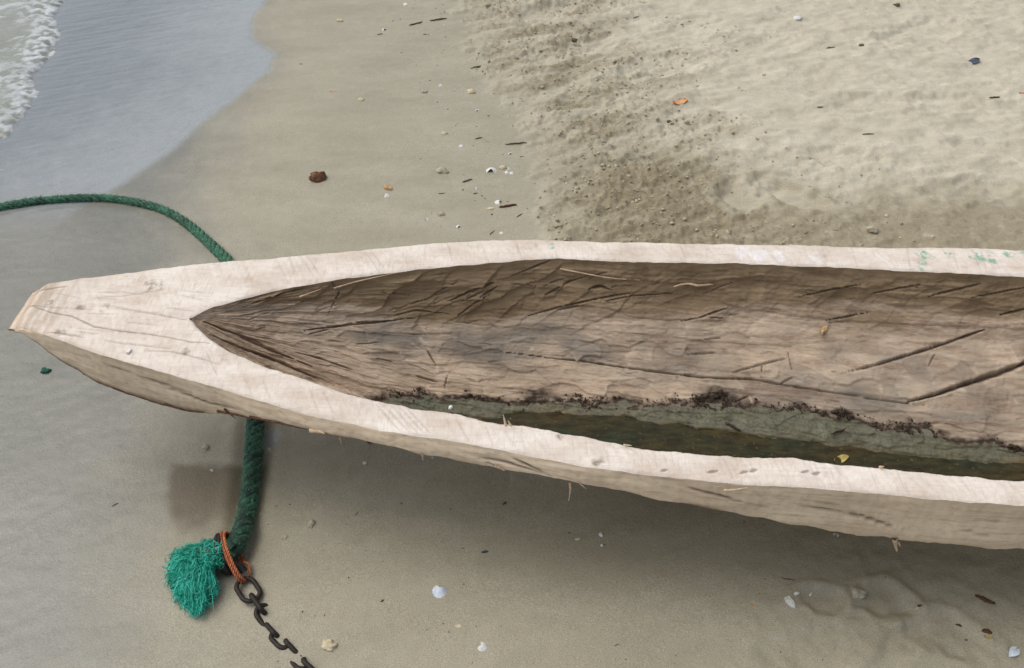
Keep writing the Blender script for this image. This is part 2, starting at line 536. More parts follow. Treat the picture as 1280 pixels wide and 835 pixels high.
def along(curve, slope=None):
    """Y of an edge for each station, carried on to the stern out of frame"""
    x, y = curve[:, 0], curve[:, 1]
    y1 = np.interp(1.15, x, y); s1 = -0.055 if slope is None else slope
    xs = np.append(x[x < 1.15], [1.15, XE]); ys = np.append(y[x < 1.15], [y1, y1 + s1 * (XE - 1.15)])
    r = np.interp(st, xs, ys)
    return smooth(r, 9)


yfo, yno, yfi, yni = along(far_out), along(near_out), along(far_in), along(near_in)
mid_y = 0.5 * (yfo + yno)
stern = ss(2.3, XE, st)                        # narrows to a blunt stern
pinch = 1 - 0.75 * stern ** 1.4
for a in (yfo, yno, yfi, yni):
    a[:] = mid_y + (a - mid_y) * pinch
XS = 3.0                                       # hollow ends before the stern
hol = (st >= XT) & (st <= XS)
deck_y = np.interp(st, [X0, XT], [0.5 * (yfo[0] + yno[0]), YT])
endm = ss(XS - 0.5, XS, st)
ymid_in = 0.5 * (yfi + yni)
yfi = np.where(st < XT, deck_y, yfi * (1 - endm) + ymid_in * endm); yni = np.where(st < XT, deck_y, yni * (1 - endm) + ymid_in * endm)
# hewn edges wander a little
jit = lambda f, s: noise(st * f, st * 0 + s, s)
act = ss(XT, XT + 0.12, st)
yfi += act * (0.0022 * jit(16, 1) + 0.0012 * jit(50, 2)); yni += act * (0.0025 * jit(17, 3) + 0.0016 * jit(48, 4) + 0.0008 * jit(130, 14))
yno += 0.0015 * jit(14, 5) + 0.0009 * jit(60, 6); yfo += 0.0018 * jit(14, 7) + 0.0010 * jit(60, 8)

# chine height on the near side from the lower outline of the hull
zc_pts = []
for px, py in sil:
    d = ray(px, py)
    # intersect the ray with the vertical sheet just outside the near edge
    lo, hi = 0.5, 3.5
    best = None
    for t in np.linspace(0.8, 3.2, 4000):
        p = Vector((0, 0, H)) + d * t
        yy = np.interp(p.x, near_out[:, 0], near_out[:, 1]) - 0.010
        if p.y >= yy:
            best = p
            break
    zc_pts.append((best.x, min(best.z, ZR - 0.012)))
zc_pts = np.array(sorted(zc_pts))
zcn = smooth(np.interp(st, np.append(zc_pts[:, 0], XE), np.append(zc_pts[:, 1], 0.28)), 15)
zcn = np.minimum(zcn, ZR - 0.014)
zcf = np.interp(st, [X0, -0.9, -0.4, 1.5, XE], [ZR - 0.02, 0.31, 0.26, 0.24, 0.26])
keel = (ZR - 0.03) * np.clip((-0.42 - st) / (-0.42 - X0), 0, 1) ** 1.5 - 0.012
keel = keel + (ZR - 0.10) * np.clip((st - 2.6) / (XE - 2.6), 0, 1) ** 1.8
hw_ = 0.5 * (yfo - yno)
keel = np.maximum(keel, zcn - np.interp(st, [-0.1, 0.3, 0.6], [0.95, 0.98, 1.08]) * hw_)
keel = np.minimum(keel, np.minimum(zcn, zcf) - 0.006)

canoe = empty('dugout_canoe', (float(st[NS // 3]), float(mid_y[NS // 3]), 0.0))
tag(canoe, 'half-hewn dugout log canoe with pale cut rim and brown hollow lying on the sand', 'canoe')
bpy.context.view_layer.update()
OFF = np.array(canoe.location)


def canoe_part(name, P, mat, attrs=None, mask=None, flip=False):
    return np_mesh(name, np.asarray(P) - OFF, grid_quads(P.shape[0], P.shape[1], mask, flip), mat, canoe, attrs)


# --- rim (the cut top faces and the solid bow deck)
NA = 56
zdrop = -0.020 * ss(X0 + 0.045, X0, st) + 0.0                    # the worn bow end dips
ztop = ZR + zdrop + 0.0018 * noise(st * 6, st * 0, 81)


def strip(ya, yb, seed):
    k = np.linspace(0, 1, NA)
    k = k + 0.0
    Y = ya[:, None] + (yb - ya)[:, None] * k[None]
    X = np.repeat(st[:, None], NA, 1)
    zz = np.repeat(ztop[:, None], NA, 1)
    edge = np.minimum(np.abs(Y - ya[:, None]), np.abs(Y - yb[:, None]) + 1.0 * (st < XT)[:, None])
    ed2 = np.abs(Y - ya[:, None])
    saw = noise(X * 90 + Y * 45, Y * 3, seed)
    zz = zz - 0.0035 * np.exp(-(edge / 0.004) ** 1.2) * (1 + 0.6 * noise(X * 25, Y * 25, seed + 1))
    fadein = ss(0.0, 0.006, edge)
    zz = zz + fadein * (0.0007 * saw + 0.0020 * noise(X * 8, Y * 12, seed + 2) + 0.0005 * noise(X * 22, Y * 30, seed + 3) + 0.0005 * noise(X * 110, Y * 110, seed + 4))
    return np.stack([X, Y, zz], -1)


rim_f = strip(yfo, yfi, 100)
rim_n = strip(yno, yni, 120)
rim_n[:, -1] = np.where((st < XT)[:, None], rim_f[:, -1], rim_n[:, -1])


def checks(P, lines, width, depth):
    """shallow cracks in a face; lines are world polylines; returns the dirt in them"""
    dirt = np.zeros(P.shape[:2])
    for L, wd in lines:
        L = np.asarray(L)
        lo, hi = L.min(0) - 0.03, L.max(0) + 0.03
        rows = np.where((P[:, 0, 0] > lo[0]) & (P[:, 0, 0] < hi[0]))[0]
        if len(rows) == 0:
            continue
        r0, r1 = rows[0], rows[-1] + 1
        sub = P[r0:r1]
        d, t = seg_dist(sub[..., :L.shape[1]], L)
        wloc = np.maximum(0.0027, width * wd) * (0.45 + 0.55 * np.sin(np.clip(t, 0.02, 0.98) * math.pi)) * (1 + 0.4 * noise(sub[..., 0] * 60, sub[..., 1] * 60, 3))
        k = ss(wloc * 1.3, wloc * 0.35, d)
        P[r0:r1, :, 2] -= depth * min(wd, 0.7) * k * 0.6
        dirt[r0:r1] = np.maximum(dirt[r0:r1], k * min(1.0, wd))
    return dirt


def wl(pts, z=ZR):
    return [[at(x, y, z).x, at(x, y, z).y] for x, y in pts]


deck_cr = [(wl([(36, 381), (62, 390), (90, 395), (118, 408), (148, 413), (185, 417), (240, 428), (262, 429)]), 0.9),
           (wl([(36, 362), (60, 362), (85, 358)]), 0.8), (wl([(60, 415), (80, 417), (100, 420)]), 0.7),
           (wl([(140, 382), (190, 392), (236, 401)]), 0.7), (wl([(120, 371), (150, 370), (205, 362)]), 0.5),
           (wl([(180, 438), (215, 440), (250, 448), (275, 455)]), 0.6), (wl([(130, 425), (165, 430), (215, 436)]), 0.5)]
for k in range(16):
    x = random.uniform(60, 230); y = random.uniform(360, 440)
    deck_cr.append((wl([(x, y), (x + random.uniform(15, 45), y + random.uniform(1, 6))]), random.uniform(0.3, 0.5)))
for (xa, ya, xb, yb) in ((362, 322, 372, 345), (376, 320, 392, 345), (384, 319, 398, 342), (455, 313, 474, 339), (463, 312, 482, 337), (470, 505, 500, 538), (480, 506, 512, 540), (490, 507, 522, 541), (500, 509, 530, 541), (510, 511, 538, 542), (258, 440, 272, 470), (560, 305, 566, 326), (850, 304, 858, 326)):
    deck_cr.append((wl([(xa, ya), (xb, yb)]), 0.34))
rng_l = random.Random(5)
for k in range(34):                                   # saw scores across the far rim and the near rim
    x = rng_l.uniform(300, 1270)
    if k % 2:
        yc = np.interp(x, [300, 650, 1280], [345, 312, 326]); deck_cr.append((wl([(x, yc - 14), (x + rng_l.uniform(4, 14), yc + 14)]), rng_l.uniform(0.10, 0.28)))
    else:
        yc = np.interp(x, [300, 480, 800, 1280], [478, 522, 576, 616]); deck_cr.append((wl([(x, yc - 13), (x + rng_l.uniform(5, 16), yc + 14)]), rng_l.uniform(0.10, 0.26)))
for (x, y) in ((889, 589), (893, 589), (930, 590), (942, 588), (1006, 590), (1020, 592), (830, 588)):    # gouges in the near rim
    deck_cr.append((wl([(x - 4, y + 1), (x + 4, y - 1)]), 1.6))
d_f = checks(rim_f, deck_cr, 0.0026, 0.003)
d_n = checks(rim_n, deck_cr, 0.0026, 0.003)


def near_pts(P, spots):
    o = np.zeros(P.shape[:2])
    for px, py, r in spots:
        q = at(px, py, ZR); s = scale_at(px, py, ZR)
        o = np.maximum(o, ss(1.0, 0.45, np.hypot(P[..., 0] - q.x, (P[..., 1] - q.y) * 1.0) / (r * s) + 0.35 * noise(P[..., 0] * 60, P[..., 1] * 60, 9)))
    return o


green = [(1155, 318, 13), (1153, 328, 8), (1150, 336, 8), (1185, 319, 8), (1215, 323, 5), (1225, 322, 11), (1242, 327, 8), (1240, 318, 7), (1262, 317, 9), (1275, 312, 9), (690, 308, 7), (668, 307, 5)]
white = [(950, 318, 20), (930, 317, 16), (975, 320, 14), (1020, 322, 12)]
dark = [(195, 358, 14), (188, 353, 9), (75, 415, 10), (130, 384, 9), (100, 384, 8), (50, 358, 9), (62, 380, 7), (232, 440, 7), (745, 578, 7), (752, 575, 6), (700, 545, 7)]
t = NT('bleached_cut_wood')
v = t.pos()
gr = t.noise(t.mapv(v, (5, 70, 5), (0, 0, 0.06)), 3.2, 5, 0.65, 0.3)
gr2 = t.noise(t.mapv(v, (8, 150, 8), (0, 0, 0.07)), 4.0, 3, 0.6, 0.2)
sw = t.noise(t.mapv(v, (150, 12, 10), (0, 0, -0.35)), 1.6, 4, 0.6)
bl = t.noise(t.mapv(v, (1, 1.6, 1)), 9, 5, 0.65)
c = t.mix(t.ramp(bl, 0.3, 0.7), lin(203, 189, 175), lin(232, 224, 214))
c = t.mix(t.ramp(gr, 0.32, 0.46, 0.26, 0.0), c, lin(178, 154, 132))
c = t.mix(t.ramp(gr2, 0.64, 0.76, 0.0, 0.2), c, lin(168, 144, 124))
c = t.mix(t.ramp(sw, 0.54, 0.70, 0.0, 0.40), c, lin(184, 170, 158))
c = t.mix(t.ramp(t.noise(v, 22, 4, 0.6), 0.60, 0.74, 0.0, 0.45), c, lin(176, 150, 126))
c = t.mix(t.ramp(t.noise(t.mapv(v, (1.2, 3.5, 1), (0, 0, 0.06)), 7, 7, 0.72), 0.50, 0.68, 0.0, 0.42), c, lin(184, 166, 148))
c = t.mix(t.ramp(t.noise(t.mapv(v, (1, 3, 1)), 110, 3, 0.6), 0.66, 0.76, 0.0, 0.5), c, lin(158, 134, 110))
c = t.mix(t.math('MULTIPLY', t.attr('tip').outputs['Fac'], t.ramp(t.noise(v, 30, 4), 0.3, 0.6, 0.1, 0.6)), c, lin(208, 182, 152))
c = t.mix(t.math('MULTIPLY', t.attr('bars').outputs['Fac'], t.ramp(t.noise(t.mapv(v, (60, 4, 5), (0, 0, -0.1)), 1.3, 3, 0.6), 0.42, 0.60, 0.0, 0.5)), c, lin(158, 138, 114))
c = t.mix(t.math('MULTIPLY', t.attr('dirt').outputs['Fac'], 0.62), c, lin(104, 84, 66))
c = t.mix(t.math('MULTIPLY', t.attr('stain').outputs['Fac'], t.ramp(t.noise(v, 60, 5, 0.7), 0.38, 0.6, 0.0, 0.75)), c, lin(120, 102, 82))
c = t.mix(t.math('MULTIPLY', t.attr('chalk').outputs['Fac'], t.ramp(t.noise(v, 50, 4, 0.6), 0.35, 0.62, 0.0, 0.55)), c, lin(232, 234, 242))
c = t.mix(t.math('MULTIPLY', t.attr('green').outputs['Fac'], t.ramp(t.noise(v, 70, 5, 0.7), 0.42, 0.56, 0.0, 0.8)), c, lin(110, 165, 138))
t.set(Base_Color=c, Roughness=0.85, Normal=t.bump(t.math('ADD', t.math('MULTIPLY', t.math('ADD', gr, t.math('MULTIPLY', sw, 0.6)), 0.6), t.noise(v, 260, 4)), 0.5, 0.0018))
t.b.inputs['Specular IOR Level'].default_value = 0.25
RIM = t.m


def rim_attrs(P, dirt, ya):
    return {'dirt': dirt, 'green': near_pts(P, green), 'chalk': near_pts(P, white), 'stain': near_pts(P, dark),
            'tip': np.maximum(ss(0.055, 0.02, P[..., 0] - X0 + 0.02 * noise(P[..., 0] * 20, P[..., 1] * 20, 4)), 0.55 * ss(0.014, 0.004, np.abs(P[..., 1] - ya[:, None])) * ss(0.45, 0.05, P[..., 0] - X0)),
            'bars': ss(0.16, 0.05, P[..., 0] - X0 + 0.02 * noise(P[..., 0] * 20, P[..., 1] * 20, 4))}


both = np.concatenate([rim_f, rim_n], 0)
qa = grid_quads(NS, NA, flip=False)
qb = grid_quads(NS, NA, flip=True) + NS * NA
af, an = rim_attrs(rim_f, d_f, yfo), rim_attrs(rim_n, d_n, yno)
rimo = np_mesh('rim', both - OFF, np.concatenate([qa[:, ::-1], qb[:, ::-1]]), RIM, canoe, {k: np.concatenate([af[k], an[k]], 0) for k in af})

# --- outer hull
ns_, nb_ = 20, 46
rows = []
k1 = np.linspace(0, 1, ns_)[None]
topn = rim_n[:, 0, 2]; topf = rim_f[:, 0, 2]
X2 = st[:, None]
bul = 0.010
sideN_y = yno[:, None] - bul * np.sin(k1 * math.pi / 2) * ss(X0, X0 + 0.1, X2)
sideN_z = topn[:, None] + (zcn - topn)[:, None] * k1
sideF_y = yfo[:, None] + 0.02 * np.sin(k1 * math.pi / 2) * ss(X0, X0 + 0.1, X2)
sideF_z = topf[:, None] + (zcf - topf)[:, None] * k1
s = np.linspace(-1, 1, nb_)[None]
yk = 0.5 * (yno + yfo)
yn_c, yf_c = sideN_y[:, -1], sideF_y[:, -1]
BY = np.where(s < 0, yk[:, None] + (yn_c - yk)[:, None] * (-s), yk[:, None] + (yf_c - yk)[:, None] * s)
zc_ = np.where(s < 0, zcn[:, None], zcf[:, None])
BZ = keel[:, None] + (zc_ - keel[:, None]) * np.abs(s) ** np.clip(1.0 * hw_ / (zc_.min(1) * 0 + zcn - keel), 1.02, 1.5)[:, None]
HY = np.concatenate([sideN_y[:, :-1], BY, sideF_y[:, ::-1][:, 1:]], 1)
HZ = np.concatenate([sideN_z[:, :-1], BZ, sideF_z[:, ::-1][:, 1:]], 1)
HX = np.repeat(X2, HY.shape[1], 1)
HP = np.stack([HX, HY, HZ], -1)
hn = grid_normals(HP)
if hn[NS // 3, 3, 1] > 0:
    hn = -hn
kk = np.concatenate([np.repeat(k1, NS, 0)[:, :-1], np.ones((NS, nb_)), np.repeat(k1, NS, 0)[:, ::-1][:, 1:]], 1)
fade = ss(0.0, 0.12, kk)
fac_d, fac_i = worley(HX * 5 + HZ * 3, HZ * 9 - HX * 1.4, 201)
hd = 0.55 * fade * (0.0045 * (fac_i - 0.5) * ss(0.9, 0.2, fac_d) + 0.003 * noise(HX * 9 + HZ * 5, HZ * 30, 202) + 0.0016 * noise(HX * 24 + HZ * 20, HZ * 80, 203) + 0.0008 * noise(HX * 80, HZ * 80, 204))
rag = ss(0.80, 0.99, kk) * (kk < 1.01) * 0.006 * noise(HX * 16, HX * 0 + 3, 206)
HP = HP + hn * hd[..., None]
HP[..., 2] += rag
hcr = []
for pts in ([(600, 572), (640, 580), (690, 594)], [(598, 574), (612, 578), (632, 588)], [(615, 564), (660, 582), (684, 592)], [(940, 620), (990, 624), (1050, 632)], [(1000, 632), (1100, 650)], [(905, 614), (935, 611)],
            [(120, 452), (170, 470), (240, 492)], [(200, 482), (260, 503), (300, 512)], [(1200, 662), (1280, 676)], [(840, 606), (900, 620), (960, 634)], [(1060, 640), (1130, 662)]):
    L = []
    for px, py in pts:
        d = ray(px, py)
        for tt in np.linspace(0.9, 3.0, 2500):
            p = Vector((0, 0, H)) + d * tt
            if p.y >= np.interp(p.x, st, yno) - bul * 0.7:
                break
        L.append([p.x, p.y, p.z])
    hcr.append((np.array(L), 0.8))
nearside = HP[:, :ns_].copy()
hd_ = np.zeros(HP.shape[:2])
for L, wd in hcr:
    d, tt = seg_dist(nearside, L)
    k = ss(0.0045, 0.001, d) * np.sin(np.clip(tt, 0.03, 0.97) * math.pi) ** 0.5
    HP[:, :ns_, 1] += 0.004 * k
    hd_[:, :ns_] = np.maximum(hd_[:, :ns_], k)
under = ss(0.80, 1.0, kk) * ss(-0.25, 0.25, noise(HX * 7, HX * 0, 207) + 1.4 * ss(-0.55, -0.85, HX) - 0.35)
t = NT('hewn_log_side')
v = t.pos()
gr = t.noise(t.mapv(v, (3, 20, 60), (0, 0.22, 0.08)), 2.2, 6, 0.65, 0.5)
gr2 = t.noise(t.mapv(v, (7, 40, 130), (0, 0.30, 0.08)), 2.6, 4, 0.6, 0.4)
bl = t.noise(t.mapv(v, (1, 1, 2.5)), 5, 5, 0.6)
c = t.mix(t.ramp(bl, 0.3, 0.7), lin(204, 184, 158), lin(228, 210, 184))
c = t.mix(t.ramp(gr, 0.34, 0.50, 0.42, 0.0), c, lin(166, 144, 120))
c = t.mix(t.ramp(gr2, 0.60, 0.74, 0.0, 0.35), c, lin(164, 144, 122))
c = t.mix(t.ramp(t.noise(t.mapv(v, (1, 1, 4)), 10, 5, 0.7), 0.62, 0.74, 0.0, 0.55), c, lin(128, 100, 74))
c = t.mix(t.ramp(t.noise(t.mapv(v, (60, 10, 90), (0, 0.6, 0)), 1.5, 4, 0.6), 0.54, 0.70, 0.0, 0.35), c, lin(160, 140, 116))
c = t.mix(t.math('MULTIPLY', t.attr('bark').outputs['Fac'], 0.85), c, t.mix(t.noise(v, 40, 4), lin(66, 46, 32), lin(124, 84, 56)))
c = t.mix(t.math('MULTIPLY', t.attr('dirt').outputs['Fac'], 0.8), c, lin(84, 64, 48))
t.set(Base_Color=c, Roughness=0.85, Normal=t.bump(t.math('ADD', gr, t.math('MULTIPLY', gr2, 0.6)), 0.35, 0.002))
t.b.inputs['Specular IOR Level'].default_value = 0.25
SIDE = t.m
hull = canoe_part('hull', HP, SIDE, {'bark': under, 'dirt': hd_})
# end faces of the log
for idx, nm in ((0, 'bow_end'), (-1, 'stern_end')):
    ring = HP[idx] - OFF
    top = np.linspace(ring[-1], ring[0], 14)[1:-1]
    V = np.concatenate([ring, top])
    bm = bmesh.new()
    vs = [bm.verts.new(p) for p in V]
    bmesh.ops.triangle_fill(bm, edges=[bm.edges.new((vs[i], vs[(i + 1) % len(vs)])) for i in range(len(vs))], use_beauty=True)
    me = bpy.data.meshes.new(nm); bm.to_mesh(me); bm.free()
    link(nm, me, RIM, canoe)

# --- the hollow
ih = np.where(hol)[0]
NI = 400
sx_ = st[ih]
DEP = 0.335
dep = DEP * (1 - (1 - np.clip((sx_ - XT) / 0.85, 0, 1)) ** 1.9)
dep = dep * (1 - ss(XS - 0.6, XS, sx_)) + 0.004
tk = np.array([0, 0.015, 0.05, 0.10, 0.16, 0.25, 0.40, 0.52, 0.62, 0.72, 0.82, 0.90, 0.96, 0.99, 1.0])
fk = np.array([0, 0.10, 0.27, 0.42, 0.525, 0.64, 0.80, 0.93, 0.99, 1.0, 0.93, 0.76, 0.48, 0.18, 0.0])
tt = np.linspace(0, 1, 2001)
ff_ = np.interp(tt, tk, fk)
ff_ = smooth(ff_, 61); ff_[0] = 0; ff_[-1] = 0
ff_ = np.minimum(ff_, np.minimum(tt * 9, (1 - tt) * 22))
arc = np.concatenate([[0], np.cumsum(np.hypot(np.diff(tt) * 0.6, np.diff(ff_) * DEP))])
tv = np.interp(np.linspace(0, arc[-1], NI), arc, tt)
fv = np.interp(tv, tt, ff_)
gam = np.interp(sx_, [0.25, 1.15, 3], [1.0, 1.45, 1.45])[:, None]
tw_ = np.repeat(tv[None], len(ih), 0)
tvw = tw_ + (tw_ ** (1 / gam) - tw_) * ss(0.02, 0.3, tw_)          # the floor drifts towards the near wall
IY = yfi[ih][:, None] + (yni - yfi)[ih][:, None] * tvw
ztf, ztn = rim_f[ih][:, -1, 2], rim_n[ih][:, -1, 2]
IZ = ztf[:, None] * (1 - tvw) + ztn[:, None] * tvw - dep[:, None] * fv[None]
for r_, i_ in enumerate(ih):                       # keep at least 30 mm of wood under the hollow
    o_ = np.argsort(BY[i_])
    IZ[r_] = np.maximum(IZ[r_], np.minimum(np.interp(IY[r_], BY[i_][o_], BZ[i_][o_]) + 0.030, ZR - 0.002))
IX = np.repeat(sx_[:, None], NI, 1)
AR = np.repeat((np.linspace(0, arc[-1], NI))[None], len(ih), 0)       # arc length from the far edge
IP = np.stack([IX, IY, IZ], -1)
inn = grid_normals(IP)
if inn[len(ih) // 3, NI // 2, 2] < 0:
    inn = -inn
nf = ss(0.0, 0.03, AR) * ss(0.0, 0.03, arc[-1] - AR) * ss(XT, XT + 0.10, IX)
tv2 = np.repeat(tv[None], len(ih), 0)
# adze scallops, diagonal on the steep wall, broad and shallow lower down
wx, wy = IX * 7.5 + AR * 5 + 0.5 * noise(IX * 6, AR * 6, 301), AR * 13 - IX * 3 + 0.5 * noise(IX * 6, AR * 6, 302)
wd_, wi_ = worley(wx, wy, 303)
up = ss(0.22, 0.12, AR)
disp = (0.0060 + 0.004 * up) * (wd_ - 0.45) + (0.002 + 0.004 * up) * (wi_ - 0.5) * ss(0.8, 0.1, wd_)
ca_, sa_ = 0.80, 0.60
fu, fv = (IX * ca_ - AR * sa_) * 7.0, (IX * sa_ + AR * ca_) * 21.0
fu = fu + 0.35 * noise(IX * 9, AR * 12, 311); fv = fv + 0.35 * noise(IX * 9, AR * 12, 312)
f1, f2, fid, fox, foy = worley2(fu, fv, 313)
upw = up * (1 - 0.72 * ss(0.0, 0.35, IX))
disp = disp + upw * (0.0042 * foy + 0.0030 * (fid - 0.5))                 # overlapping slanted cuts, each its own plane
e1_, e2_, eid, eox, eoy = worley2(IX * 14 + 0.5 * noise(IX * 12, AR * 20, 314), AR * 24 + 0.5 * noise(IX * 12, AR * 20, 315), 316)
disp = disp + (1 - up) * (0.0022 * eoy + 0.0016 * (eid - 0.5))
EDGE = np.maximum(upw * ss(0.16, 0.02, f2 - f1), (1 - up) * ss(0.20, 0.02, e2_ - e1_))
wd2, wi2 = worley(IX * 11 + AR * 2, AR * 20, 305)
disp = disp + 0.0020 * (wi2 - 0.5)
torn = noise(IX * 7, AR * 60, 306)
disp = disp + 0.0010 * torn + 0.0010 * noise(IX * 22, AR * 160, 307) + 0.0008 * noise(IX * 90, AR * 140, 308)
led = ss(0.10, 0.16, noise(IX * 4.0, AR * 38, 309))        # torn grain: shallow ledges
disp = disp + 0.0022 * led - 0.001
IP = IP + inn * (disp * nf)[..., None]
bvh_s = (max(1, 4), 3)
sub = IP[::2, ::2]
bv = BVHTree.FromPolygons([tuple(p) for p in sub.reshape(-1, 3)], [tuple(int(a) for a in q) for q in grid_quads(*sub.shape[:2])])


def on_hollow(px, py):
    r = bv.ray_cast(Vector((0, 0, H)), ray(px, py).normalized())
    return r[0] if r[0] is not None else at(px, py, 0.15)


cuts = [([(628, 440), (655, 443), (690, 448), (725, 451), (770, 458), (830, 466), (872, 471), (905, 473), (940, 474), (985, 482), (1050, 492), (1105, 501), (1160, 507)], 0.0028, 0.012),
        ([(1058, 465), (1095, 456), (1125, 447), (1165, 435), (1232, 412)], 0.0042, 0.014),
        ([(1136, 502), (1170, 493), (1210, 479), (1250, 466), (1300, 447), (1340, 433)], 0.0070, 0.022),
        ([(915, 466), (950, 456), (987, 447)], 0.0030, 0.008), ([(953, 455), (952, 473)], 0.0032, 0.008),
        ([(1032, 401), (1085, 391)], 0.0030, 0.008), ([(1000, 371), (1040, 362), (1075, 356)], 0.0030, 0.008), ([(1090, 367), (1150, 356)], 0.0030, 0.008),
        ([(1160, 371), (1226, 355)], 0.0036, 0.009), ([(1250, 394), (1300, 382)], 0.0040, 0.010), ([(1215, 372), (1280, 360)], 0.0030, 0.008),
        ([(560, 377), (590, 364), (622, 351)], 0.0034, 0.010), ([(572, 379), (610, 362)], 0.0024, 0.007), ([(538, 370), (572, 352)], 0.0024, 0.007),
        ([(568, 398), (592, 380), (612, 368)], 0.0024, 0.007), ([(640, 345), (665, 335), (690, 325)], 0.0026, 0.008), ([(600, 372), (622, 358)], 0.0030, 0.008),
        ([(660, 395), (700, 384), (745, 374), (790, 366)], 0.0030, 0.008), ([(676, 372), (712, 352), (735, 345)], 0.0026, 0.008), ([(736, 362), (750, 358), (762, 362)], 0.0055, 0.010),
        ([(695, 388), (730, 381)], 0.0034, 0.008), ([(750, 378), (790, 370), (850, 366)], 0.0022, 0.006),
        ([(380, 413), (420, 408), (480, 402), (520, 397)], 0.0034, 0.008), ([(385, 418), (440, 404), (470, 400)], 0.0024, 0.006), ([(480, 398), (520, 388), (560, 392)], 0.0026, 0.006),
        ([(255, 402), (300, 420), (345, 440), (390, 458)], 0.0045, 0.010), ([(285, 414), (320, 428), (350, 444)], 0.0060, 0.012), ([(262, 418), (300, 434), (350, 453), (398, 474)], 0.0040, 0.009),
        ([(370, 440), (400, 448), (440, 462)], 0.0030, 0.008), ([(470, 448), (490, 452)], 0.0022, 0.005), ([(534, 438), (545, 456)], 0.0032, 0.007), ([(560, 465), (556, 485)], 0.0026, 0.006),
        ([(405, 340), (424, 366), (405, 402)], 0.0022, 0.006), ([(300, 386), (330, 374), (380, 360)], 0.0022, 0.006),
        ([(872, 398), (910, 385)], 0.0030, 0.008), ([(850, 402), (880, 396), (905, 398)], 0.0024, 0.006), ([(975, 480), (995, 470)], 0.0028, 0.006), ([(918, 503), (938, 494)], 0.0026, 0.006),
        ([(860, 443), (880, 442), (900, 440)], 0.0030, 0.006), ([(875, 425), (905, 422)], 0.0022, 0.005), ([(985, 440), (990, 462)], 0.0026, 0.006), ([(1170, 440), (1160, 460)], 0.0020, 0.005),
        ([(520, 470), (548, 478)], 0.0026, 0.006), ([(330, 468), (400, 486), (450, 496)], 0.0030, 0.006)]
r2 = random.Random(11)
for k in range(34):                                     # many small tears along the grain
    x = r2.uniform(380, 1270)
    y0 = np.interp(x, [380, 640, 1280], [372, 345, 362]); y1 = np.interp(x, [380, 640, 900, 1280], [462, 486, 490, 545])
    y = r2.uniform(y0, y1); ln = r2.uniform(8, 40)
    cuts.append(([(x, y), (x + ln * 0.5, y + ln * r2.uniform(-0.05, 0.10)), (x + ln, y + ln * r2.uniform(-0.12, 0.14))], r2.uniform(0.0011, 0.0020), r2.uniform(0.002, 0.004)))
for k in range(18):                                     # slanting adze strokes on the steep wall
    x = r2.uniform(300, 900); y = np.interp(x, [300, 640, 900], [386, 342, 346]) + r2.uniform(2, 34); ln = r2.uniform(12, 46)
    cuts.append(([(x, y), (x + ln * 0.5, y - ln * 0.22), (x + ln, y - ln * 0.36)], r2.uniform(0.0010, 0.0022), r2.uniform(0.002, 0.004)))
dirt = np.zeros(IP.shape[:2])
for pts, wdt, dpt in cuts:
    dens_ = [pts[0]]
    for (xa, ya), (xb, yb) in zip(pts[:-1], pts[1:]):
        m_ = max(1, int(math.hypot(xb - xa, yb - ya) / 7))
        dens_ += [(xa + (xb - xa) * q / m_, ya + (yb - ya) * q / m_) for q in range(1, m_ + 1)]
    L = np.array([on_hollow(*p) for p in dens_])
    lo, hi = L.min(0) - 0.03, L.max(0) + 0.03
    rsel = np.where((sx_ > lo[0]) & (sx_ < hi[0]))[0]
    if len(rsel) == 0:
        continue
    a, b = rsel[0], rsel[-1] + 1
    sub_ = IP[a:b]
    d, tpar = seg_dist(sub_, L)
    wl_ = max(wdt * 0.72, 0.0016) * (0.25 + 0.75 * np.sin(np.clip(tpar, 0.02, 0.98) * math.pi) ** 0.7) * (1 + 0.45 * noise(sub_[..., 0] * 45, sub_[..., 1] * 45, 7))
    k = ss(wl_ * 1.5, wl_ * 0.3, d)
    IP[a:b] -= inn[a:b] * (dpt * k)[..., None]
    IP[a:b] += inn[a:b] * (0.0009 * np.exp(-((d - wl_ * 2.2) / (wl_ * 1.2)) ** 2))[..., None]
    dirt[a:b] = np.maximum(dirt[a:b], k * min(1, wdt / 0.0036))
# the wood is browner and smoother on the steep wall, its occlusion shade painted into the brown; grey and pink lower down
fx, fy = IX, AR
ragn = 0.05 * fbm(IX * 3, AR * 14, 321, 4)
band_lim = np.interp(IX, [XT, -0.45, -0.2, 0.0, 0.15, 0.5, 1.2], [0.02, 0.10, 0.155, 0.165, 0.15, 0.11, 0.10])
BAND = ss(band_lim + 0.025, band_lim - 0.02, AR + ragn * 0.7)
BOW = 0.75 * ss(0.34, 0.02, IX - XT + 0.10 * noise(IX * 6, AR * 30, 322)) * 0.9
NEARW = ss(0.70, 0.80, tv2)
GREY = 0.9 * np.exp(-((AR - 0.235) / 0.075) ** 2) * ss(-0.62, -0.35, IX) * ss(0.55, 0.2, IX) + 0.6 * np.exp(-((AR - 0.27) / 0.1) ** 2) * ss(0.3, 0.6, IX)
GREY = np.clip(1.15 * GREY * (0.8 + 0.9 * noise(IX * 6, AR * 12, 331) + 0.5 * noise(IX * 15, AR * 28, 332)), 0, 1)
RUST = ss(0.20, 0.6, noise(IX * 4, AR * 26, 341) + 0.7 * noise(IX * 13, AR * 90, 342)) * (0.35 + 0.65 * ss(0.0, 0.5, IX + 0.8 * (0.2 - AR)))
RIDGE = EDGE * ss(-0.1, 0.4, noise(IX * 6, AR * 12, 346)) * ss(-0.2, 0.3, noise(IX * 25, AR * 60, 345))
